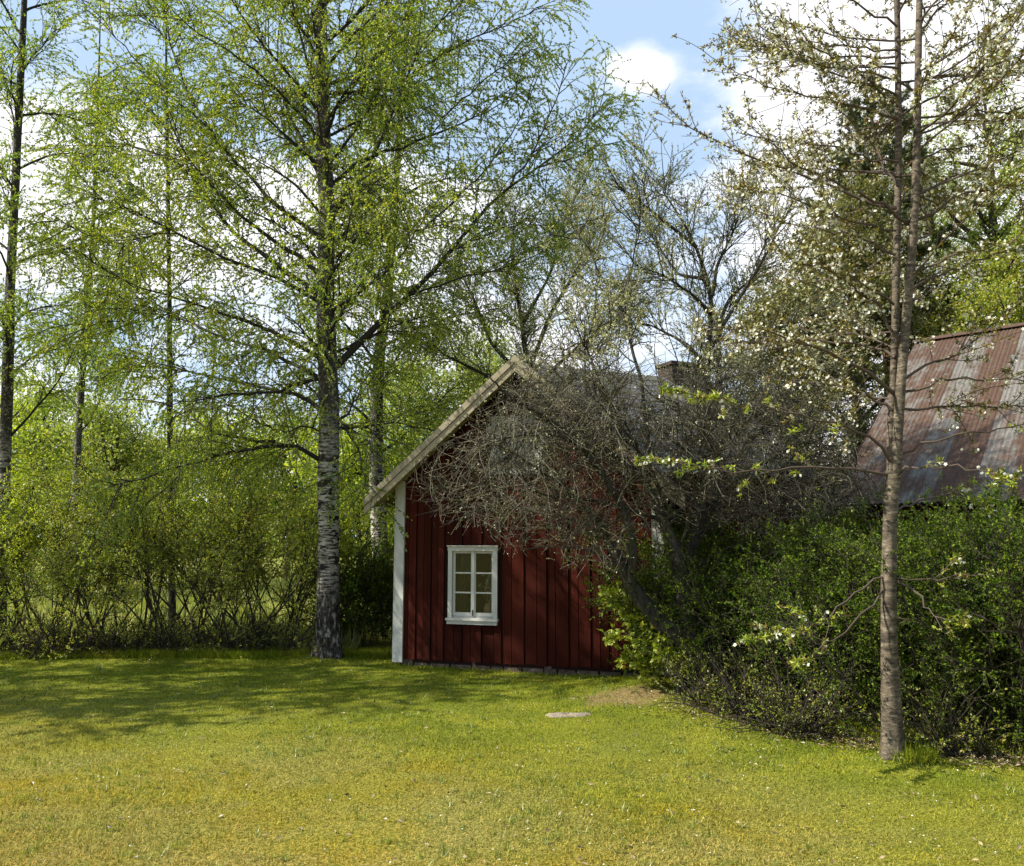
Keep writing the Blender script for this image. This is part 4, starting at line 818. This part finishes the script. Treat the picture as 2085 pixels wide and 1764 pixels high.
# ------------------------------------------------------------------ second fruit tree and other trees behind
def small_tree(name, label, lines, Y, radii, n1, n2, per, leaf, ls, tmat='apple_bark', L1=(.3, .8), L2=(.1, .3), grp=None, up=.05, wmat='dark_twig'):
    p0 = P(*lines[0][0][0], Y); p0[2] = 0; root = thing(name, label, 'tree', tuple(p0), 0, grp); tr = MB(); bb = []
    for (pl, y1), w in zip(lines, radii):
        v = vines(pl, Y, y1)
        if pl == lines[0][0]: v[0][2] = -.05
        o, r = trunk_mesh(tr, v, np.linspace(w, w * .16, len(v)), 10, 40, .06); bb.append(resample(o, 14))
    bb = np.array(bb); s0 = spawn(bb, n1 // 5, .3, 1, (20, 50), (.5, 1.2), 8, -.03, .07, (0, 0, .2), .3); tr.tubes(s0, rads(len(s0), 8, .009, .003), 5); tr.build('trunk', M[tmat], root, p0, True)
    s1 = spawn(np.concatenate([bb[:, 6:], s0[:, :8]]), n1, 0, 1, (25, 65), L1, 6, -.02, .08, (0, 0, up), .3); s2 = spawn(s1, n2, .1, 1, (25, 65), L2, 4, 0, .1)
    cr = MB(); cr.tubes(s1, rads(len(s1), 6, .0052, .0024), 3, 0); cr.tubes(s2, rads(len(s2), 4, .003, .0018), 3, 0); leaf_on(cr, s2, per, ls, ls * .6, 1, 0); leaf_on(cr, s1, per, ls, ls * .6, 1, 0)
    cr.build('crown', [M[wmat], M[leaf]], root, p0)
small_tree('fruit_tree', 'upright dark fruit tree with budding branches behind the apple tree beside the chimney',
           [([(1455, 1290), (1452, 1050), (1442, 860), (1438, 764), (1446, 670), (1451, 602), (1440, 569), (1419, 504), (1392, 453), (1350, 390)], 10.9), ([(1462, 1100), (1466, 800), (1462, 690), (1470, 640), (1489, 600), (1527, 574), (1560, 540)], 10.9), ([(1450, 640), (1410, 600), (1350, 560), (1290, 540)], 9.6), ([(1451, 602), (1460, 540), (1490, 480), (1520, 400)], 10.4), ([(1450, 700), (1510, 600), (1560, 520), (1600, 430)], 9.9), ([(1419, 504), (1340, 440), (1260, 380), (1230, 330)], 10.2), ([(1440, 569), (1380, 560), (1320, 470), (1300, 410)], 11.6), ([(1462, 690), (1540, 700), (1600, 660), (1660, 640)], 9.8), ([(1440, 740), (1380, 690), (1320, 660), (1260, 660)], 11.4)],
           10.4, [.065, .05, .028, .028, .032, .028, .025, .028, .028], 850, 3400, 14, 'bud_leaf', .022, up=.2, wmat='twig')
small_tree('fruit_tree', 'pale budding tree standing behind the cottage roof',
           [([(1080, 1240), (1080, 900), (1075, 760), (1060, 640), (1040, 520), (1050, 420)], 15), ([(1075, 760), (1120, 640), (1180, 540), (1230, 430)], 14.2), ([(1075, 780), (1000, 700), (960, 600), (930, 540)], 15.6), ([(1065, 660), (1120, 560), (1150, 460), (1180, 380)], 16), ([(1078, 800), (1160, 720), (1240, 660), (1300, 600)], 15.4), ([(1078, 800), (980, 760), (900, 720), (860, 680)], 14.6)],
           15.0, [.08, .05, .05, .035, .05, .045], 1100, 4600, 18, 'bud_leaf', .030, wmat='twig', L1=(.4, 1.2), L2=(.2, .5), up=.15)
def bushy(name, label, base, H, w, leaf, n_leaf, ls, trunk='shrub_stem', grp=None, h0=.2, n_l=32, elev=(25, 60), hang=.1):
    p0 = np.array([base[0], base[1], 0.]); root = thing(name, label, 'tree', tuple(p0), 0, grp); tr = MB(); pts = [p0 + [0.1 * math.sin(z + base[0]), 0, z] for z in np.linspace(0, H, 7)]; pts[0][2] = -.1
    T, _ = trunk_mesh(tr, pts, np.linspace(H * .018, .02, 7), 9, 30, .05); lb = np.concatenate([auto_limbs(T, n_l // 2, H * h0, H * .65, w, w, elev, .0), auto_limbs(T, n_l // 2, H * .55, H * .93, w * .95, w * .45, (elev[0] + 5, elev[1] + 15), .0)]); tr.tubes(lb, rads(len(lb), lb.shape[1], H * .006, .01), 5); tr.build('trunk', M[trunk], root, p0, True)
    s1 = spawn(lb, n_l * 14, .15, 1, (30, 75), (w * .25, w * .6), 6, .0, .16, (0, 0, .1), .3); cr = MB(); cr.tubes(s1, rads(len(s1), 6, .010, .004), 3, 0); s2 = spawn(s1, n_l * 50, .1, 1, (30, 70), (w * .1, w * .3), 4, .03, .14); cr.tubes(s2, rads(len(s2), 4, .005, .003), 3, 0)
    leaf_on(cr, s2, n_leaf / len(s2), ls, ls * .7, 1, hang, .0, off=ls * 1.2); cr.build('crown', [M['shrub_stem'], M[leaf]], root, p0)
def XY(px, Y): return (P(px, 1095, Y)[0], Y)
bg_ = [(60, 26, 5.6, 2.6, 'bright_leaf', 16000, .10, 'pale green round tree in the meadow far left'), (230, 23, 5.2, 2.4, 'far_leaf', 16000, .09, 'bushy tree behind the shrubs beside the slim birch'), (430, 27, 5.2, 2.6, 'bright_leaf', 15000, .10, 'sunlit low tree in the meadow left of the large birch'),
       (590, 30, 5.8, 2.6, 'far_leaf', 15000, .10, 'hazy pale tree just left of the large birch trunk'), (735, 22, 4.6, 2.0, 'bright_leaf', 20000, .075, 'yellow green sunlit tree seen between birch trunk and cottage'), (830, 26, 7.2, 2.6, 'far_leaf', 20000, .09, 'green tree rising behind the left eave of the cottage'),
       (960, 30, 9.0, 3.2, 'far_leaf', 22000, .10, 'taller green tree behind the cottage ridge'), (-120, 20, 5.5, 2.4, 'bright_leaf', 6000, .09, 'green tree at the far left edge behind the birch')]
for px, Y, H, w, lf, nl, ls, lab in bg_: bushy('broadleaf_tree', lab, XY(px, Y), H, w, lf, nl, ls, grp='trees beyond the lawn')
bushy('broadleaf_tree', 'yellow green leafy tree above the barn roof at the right edge', XY(2075, 21), 9.2, 2.6, 'lilac_leaf', 52000, .075, grp='trees beyond the lawn')
bushy('broadleaf_tree', 'tall airy pale tree in the upper right corner', XY(2080, 27), 19, 4.2, 'far_leaf', 34000, .10, grp='trees beyond the lawn', h0=.35)
bushy('broadleaf_tree', 'brownish olive tree left of the pine', XY(1620, 21), 8.4, 2.5, 'olive_leaf', 45000, .075, grp='trees beyond the lawn')
bushy('broadleaf_tree', 'brownish olive tree below the pine crown', XY(1760, 23), 12.0, 2.9, 'olive_leaf', 60000, .08, grp='trees beyond the lawn')
bushy('broadleaf_tree', 'dark green tree right behind the cherry stems', XY(1950, 24), 9.8, 2.6, 'olive_leaf', 36000, .08, grp='trees beyond the lawn')
def pine(label, base, H, w, n=46):
    p0 = np.array([base[0], base[1], 0.]); root = thing('pine_tree', label, 'tree', tuple(p0)); tr = MB(); pts = [p0 + [0, 0, z] for z in np.linspace(-.1, H, 7)]; T, _ = trunk_mesh(tr, pts, np.linspace(.24, .03, 7), 10, 30, .05)
    lb = auto_limbs(T, n, H * .38, H * .98, w, w * .3, (0, 30), -.035, az=None); tr.tubes(lb, rads(len(lb), lb.shape[1], .04, .01), 5); tr.build('trunk', M['pine_bark'], root, p0, True)
    s1 = spawn(lb, n * 15, .15, 1, (30, 65), (.3, .9), 5, -.1, .1, (0, 0, .25), .3); cr = MB(); cr.tubes(s1, rads(len(s1), 5, .012, .006), 3, 0); 
    s2 = spawn(s1, n * 60, .1, 1, (20, 60), (.12, .35), 3, -.1, .1, (0, 0, .3)); cr.tubes(s2, rads(len(s2), 3, .007, .004), 3, 0); s2 = np.concatenate([s2, s1[:, [2, 3, 4]]])
    leaf_on(cr, s2, 36, .16, .024, 1, -.2, .1, 0, 1.1); cr.build('crown', [M['pine_bark'], M['needle']], root, p0)
pine('dark pine standing behind the forked cherry tree', XY(1830, 25), 16.4, 3.4, 70)
# far wood along the meadow
def wood_mass():
    b = MB(); n = 42000; a = R(-42) + R(84) * rng.random(n); rad = 62 + 26 * rng.random(n); x = rad * np.sin(a); y = rad * np.cos(a)
    top = 5.5 + 2.2 * np.sin(a * 23) + 1.3 * np.sin(a * 57 + 1) + 1.0 * np.sin(a * 131); z = (top + 2.5 * rng.random(n) * (rad - 62) / 26) * rng.random(n) ** .6
    b.leaves(np.stack([x, y, z + .3], 1), rng.normal(size=(n, 3)), .75, .6); tag(b.build('distant_wood', M['far_leaf']), 'distant spring green wood beyond the meadow', kind='stuff')
    n = 60000; a = R(-36) + R(60) * rng.random(n); rad = 11.8 + 30 * rng.random(n) ** 1.4; x = rad * np.sin(a); y = rad * np.cos(a); q = (y > 11.4) & ~((x > -2.2) & (x < 9) & (y < 30)); x, y = x[q], y[q]; n = len(x)
    p = np.stack([x, y, 0 * x], 1); s = rng.normal(size=(n, 3)) * np.array([.012, .012, 0]); b = MB(); b.tris(p - s, p + s, p + np.stack([rng.normal(size=n) * .07, rng.normal(size=n) * .07, .12 + .25 * rng.random(n)], 1)); tag(b.build('meadow_grass', M['meadow']), 'pale uncut meadow grass beyond the shrubs', kind='stuff')
wood_mass()

# ------------------------------------------------------------------ shrubs
def shrub(name, label, c, w, dp, H, n_st, n1, n2, per, leaf, ls, grp, stem='shrub_stem', lean=0., r=.014, cat='shrub', low=.35, spread=.8, seed_r=.3, curve=-.02):
    c = np.array([c[0], c[1], float(ground(c[0], c[1]))]); root = thing(name, label, cat, tuple(c), 0, grp); st = []
    for q in range(n_st):
        p = c + [rng.uniform(-seed_r, seed_r) * w, rng.uniform(-seed_r, seed_r) * dp, -.02]; a = rng.random() * 6.28; sp = spread * rng.random() ** .6; d = nrm(np.array([math.cos(a) * sp * w / H + lean, math.sin(a) * sp * dp / H, 1.])); L = H * (.7 + .35 * rng.random()); pts = [p]
        for k_ in range(13): pts.append(pts[-1] + d * L / 13); d = nrm(d + rng.normal(size=3) * .13 + [0, 0, -curve])
        st.append(pts)
    st = np.array(st); m = MB(); rr = np.array([np.linspace(r * (.6 + .7 * rng.random()), .003, 14) for _ in st]); m.tubes(st, rr, 6); s0 = spawn(st, n_st * 5, .25, .9, (20, 50), (.4, .9), 8, -.03, .14, (0, 0, .1), .4); m.tubes(s0, rads(len(s0), 8, .007, .0025), 4)
    m.build('stems', M[stem], root, c, True); al = np.concatenate([st[:, 4:], s0[:, [0, 1, 2, 3, 4, 5, 6, 7, 7, 7]]]) if False else st
    s1 = np.concatenate([spawn(st, n1 // 2, low, 1, (25, 65), (.25, .7), 6, 0, .15, (0, 0, .1), .3), spawn(s0, n1 // 2, .2, 1, (25, 60), (.2, .55), 6, 0, .15, (0, 0, .1), .3)])
    s2 = spawn(s1, n2, .1, 1, (25, 65), (.08, .3), 4, .0, .15); cr = MB(); cr.tubes(s1, rads(len(s1), 6, .0035, .0018), 3, 0); cr.tubes(s2, rads(len(s2), 4, .002, .0012), 3, 0)
    leaf_on(cr, s2, per, ls, ls * .62, 1, 0, .1, .6); leaf_on(cr, s1, per, ls, ls * .62, 1, 0, .3, .6); cr.build('foliage', [M[stem], M[leaf]], root, c)
LS = [(-40, 11.2, 2.4, 'leafy shrub at the left edge below the thin birch', 'bright_leaf'), (95, 11.7, 2.9, 'second shrub from the left edge in the row', 'lilac_leaf'), (215, 11.2, 2.3, 'dense twiggy shrub below the slim distant birch', 'lilac_leaf'), (335, 11.3, 3.2, 'tallest many stemmed shrub in front of the middle birch stem', 'lilac_leaf'),
      (420, 11.5, 3.0, 'shrub with thick leaning stems in deep shade under the long birch limb', 'lilac_leaf'), (520, 11.3, 2.3, 'thin stemmed shrub two places left of the large birch', 'lilac_leaf'), (612, 11.9, 2.8, 'bright green shrub directly left of the large birch trunk', 'bright_leaf')]
for px, Y, H, lab, lf in LS: shrub('garden_shrub', lab, XY(px, Y), 1.15, 1.0, H, 15, 400, 2000, 9, lf, .028, 'shrubs along the far side of the lawn', r=.015, low=.45, spread=1.7)
for px, Y, lab in [(20, 11.0, 'low undergrowth bush at the left end of the shrub row'), (170, 11.1, 'low undergrowth bush below the second and third shrub'), (300, 11.1, 'low undergrowth bush at the foot of the tallest shrub'), (430, 11.15, 'low dark undergrowth bush under the birch limb'), (560, 11.2, 'low undergrowth bush close to the foot of the large birch')]:
    shrub('low_bush', lab, XY(px, Y), 1.3, .6, .30, 24, 150, 420, 6, 'lilac_leaf', .026, 'low bushes below the shrub row', r=.006, low=.05, spread=1.0, seed_r=.5)
for px, Y, H, lab in [(735, 12.1, 1.35, 'round dark shrub between the large birch and the cottage corner'), (795, 12.9, 1.7, 'shrub half hidden behind the white corner board')]:
    shrub('round_shrub', lab, XY(px, Y), 1.0, .9, H, 26, 460, 2200, 10, 'hedge_leaf', .026, None, r=.008, low=.1, spread=1.1)
RS = [(1378, 9.15, 1.80, .62, 'narrow green shrub growing against the right corner of the cottage'), (1395, 9.9, 1.72, 1.1, 'green hedge shrub beside the right corner of the cottage'), (1490, 9.3, 1.63, 1.2, 'hedge shrub directly behind the apple trunks'), (1600, 8.4, 1.54, 1.2, 'hedge shrub between the apple tree and the cherry tree'), (1720, 7.4, 1.51, 1.2, 'hedge shrub just left of the cherry trunk'),
      (1850, 7.0, 1.63, 1.25, 'hedge shrub directly behind the cherry trunk'), (1985, 6.75, 1.76, 1.25, 'hedge shrub right of the cherry trunk'), (2120, 6.5, 1.80, 1.25, 'hedge shrub at the right edge of the picture'), (2290, 6.4, 1.85, 1.3, 'hedge shrub outside the right edge'), (1700, 9.2, 1.80, 1.6, 'rear hedge shrub below the grey roof'), (1900, 8.6, 1.94, 1.6, 'rear hedge shrub below the barn eave'), (2100, 8.3, 2.02, 1.6, 'rear hedge shrub at the right under the barn roof')]
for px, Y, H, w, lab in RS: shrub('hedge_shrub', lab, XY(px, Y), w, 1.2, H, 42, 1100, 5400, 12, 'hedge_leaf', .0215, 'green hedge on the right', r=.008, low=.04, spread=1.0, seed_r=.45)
for px, py, H, lab in [(1545, 1462, .17, 'low leafy plant at the hedge foot right of the apple trunk'), (1640, 1482, .17, 'low leafy plant at the hedge foot midway to the cherry'), (1470, 1440, .22, 'leafy suckers around the foot of the apple trunk'), (1900, 1520, .15, 'low leafy plant at the hedge foot right of the cherry trunk')]:
    g_ = EYE * F / (py - 1095); shrub('ground_plant', lab, XY(px, g_ + .15), .75, .4, H, 22, 150, 380, 7, 'lilac_leaf', .020, 'low plants along the hedge foot', r=.003, low=.05, spread=1.1, seed_r=.5, cat='plant')
# bright sapling leaning over the cottage corner
def sapling():
    c = P(1392, 1425, 8.2); c[2] = float(ground(c[0], c[1])); root = thing('sapling', 'bright yellow green leafy sapling leaning over the right end of the red wall', 'sapling', tuple(c)); m = MB()
    L = [([(1392, 1425), (1370, 1370), (1345, 1310), (1310, 1260), (1262, 1215), (1235, 1205)], 8.3), ([(1388, 1425), (1360, 1350), (1330, 1300), (1290, 1290), (1240, 1300)], 8.0), ([(1396, 1425), (1375, 1340), (1350, 1280), (1300, 1240), (1240, 1225)], 8.55), ([(1400, 1425), (1390, 1370), (1372, 1330), (1350, 1310)], 7.8), ([(1385, 1425), (1350, 1385), (1300, 1350), (1270, 1330)], 8.2), ([(1402, 1425), (1420, 1380), (1430, 1350), (1420, 1310)], 7.9), ([(1398, 1425), (1395, 1360), (1378, 1300), (1330, 1230)], 8.5)]
    st = limb_set([vines(a, 8.2, y1) for a, y1 in L], .009, .002, m, 14, 5); m.build('stems', M['shrub_stem'], root, c, True)
    s1 = spawn(st, 330, .3, 1, (25, 75), (.12, .38), 5, 0, .15, (0, 0, .05)); s1 = s1[~(((s1 - HC) @ HV) > -.05).any(1)]; cr = MB(); cr.tubes(s1, rads(len(s1), 5, .003, .0015), 3, 0); leaf_on(cr, s1, 9, .050, .036, 1, .1, .2, 1.0, .7, .12); cr.build('foliage', [M['shrub_stem'], M['maple_leaf']], root, c)
sapling()
# ------------------------------------------------------------------ small things on the ground
def flat_stone():
    c = P(1160, 1447, 7.42); c[2] = float(ground(c[0], c[1])); root = MB(); n = 22; a = np.arange(n) * 2 * math.pi / n; r = 1 + .16 * np.sin(2 * a + 1) + .10 * np.sin(5 * a) + .05 * rng.normal(size=n); V = []
    for s_, z in ((1.0, -.03), (1.0, .004), (.86, .014), (.45, .018), (.02, .016)): V += [(c[0] + .19 * s_ * x_ * math.cos(t), c[1] + .085 * s_ * x_ * math.sin(t), c[2] + z + .006 * rng.normal() * (s_ < 1)) for x_, t in zip(r, a)]
    k = [(i_ * n + j_, i_ * n + (j_ + 1) % n, (i_ + 1) * n + (j_ + 1) % n, (i_ + 1) * n + j_) for i_ in range(4) for j_ in range(n)]; root.add(V, k); tag(root.build('flat_stone', M['flat_stone'], sm=True), 'flat pale stone lying in the lawn before the apple tree', 'stone')
flat_stone()
def dandelion():
    c = P(1270, 1359, 8.75); g0 = float(ground(c[0], c[1])); root = thing('dandelion', 'single yellow dandelion flower at the foot of the red wall', 'flower', (c[0], c[1], g0)); b = MB(); top = np.array([0, 0, c[2] - g0]); b.tubes(np.array([[0, 0, 0], top * .5 + [.01, 0, 0], top]), np.full(3, .003), 5); b.build('stalk', M['green_stalk'], root)
    b = MB(); n = 160; d = nrm(rng.normal(size=(n, 3)) * [1, 1, .6] + [0, 0, .35]); b.leaves(np.tile(top, (n, 1)), d, .026, .007); b.build('flower_head', M['yellow'], root)
dandelion()
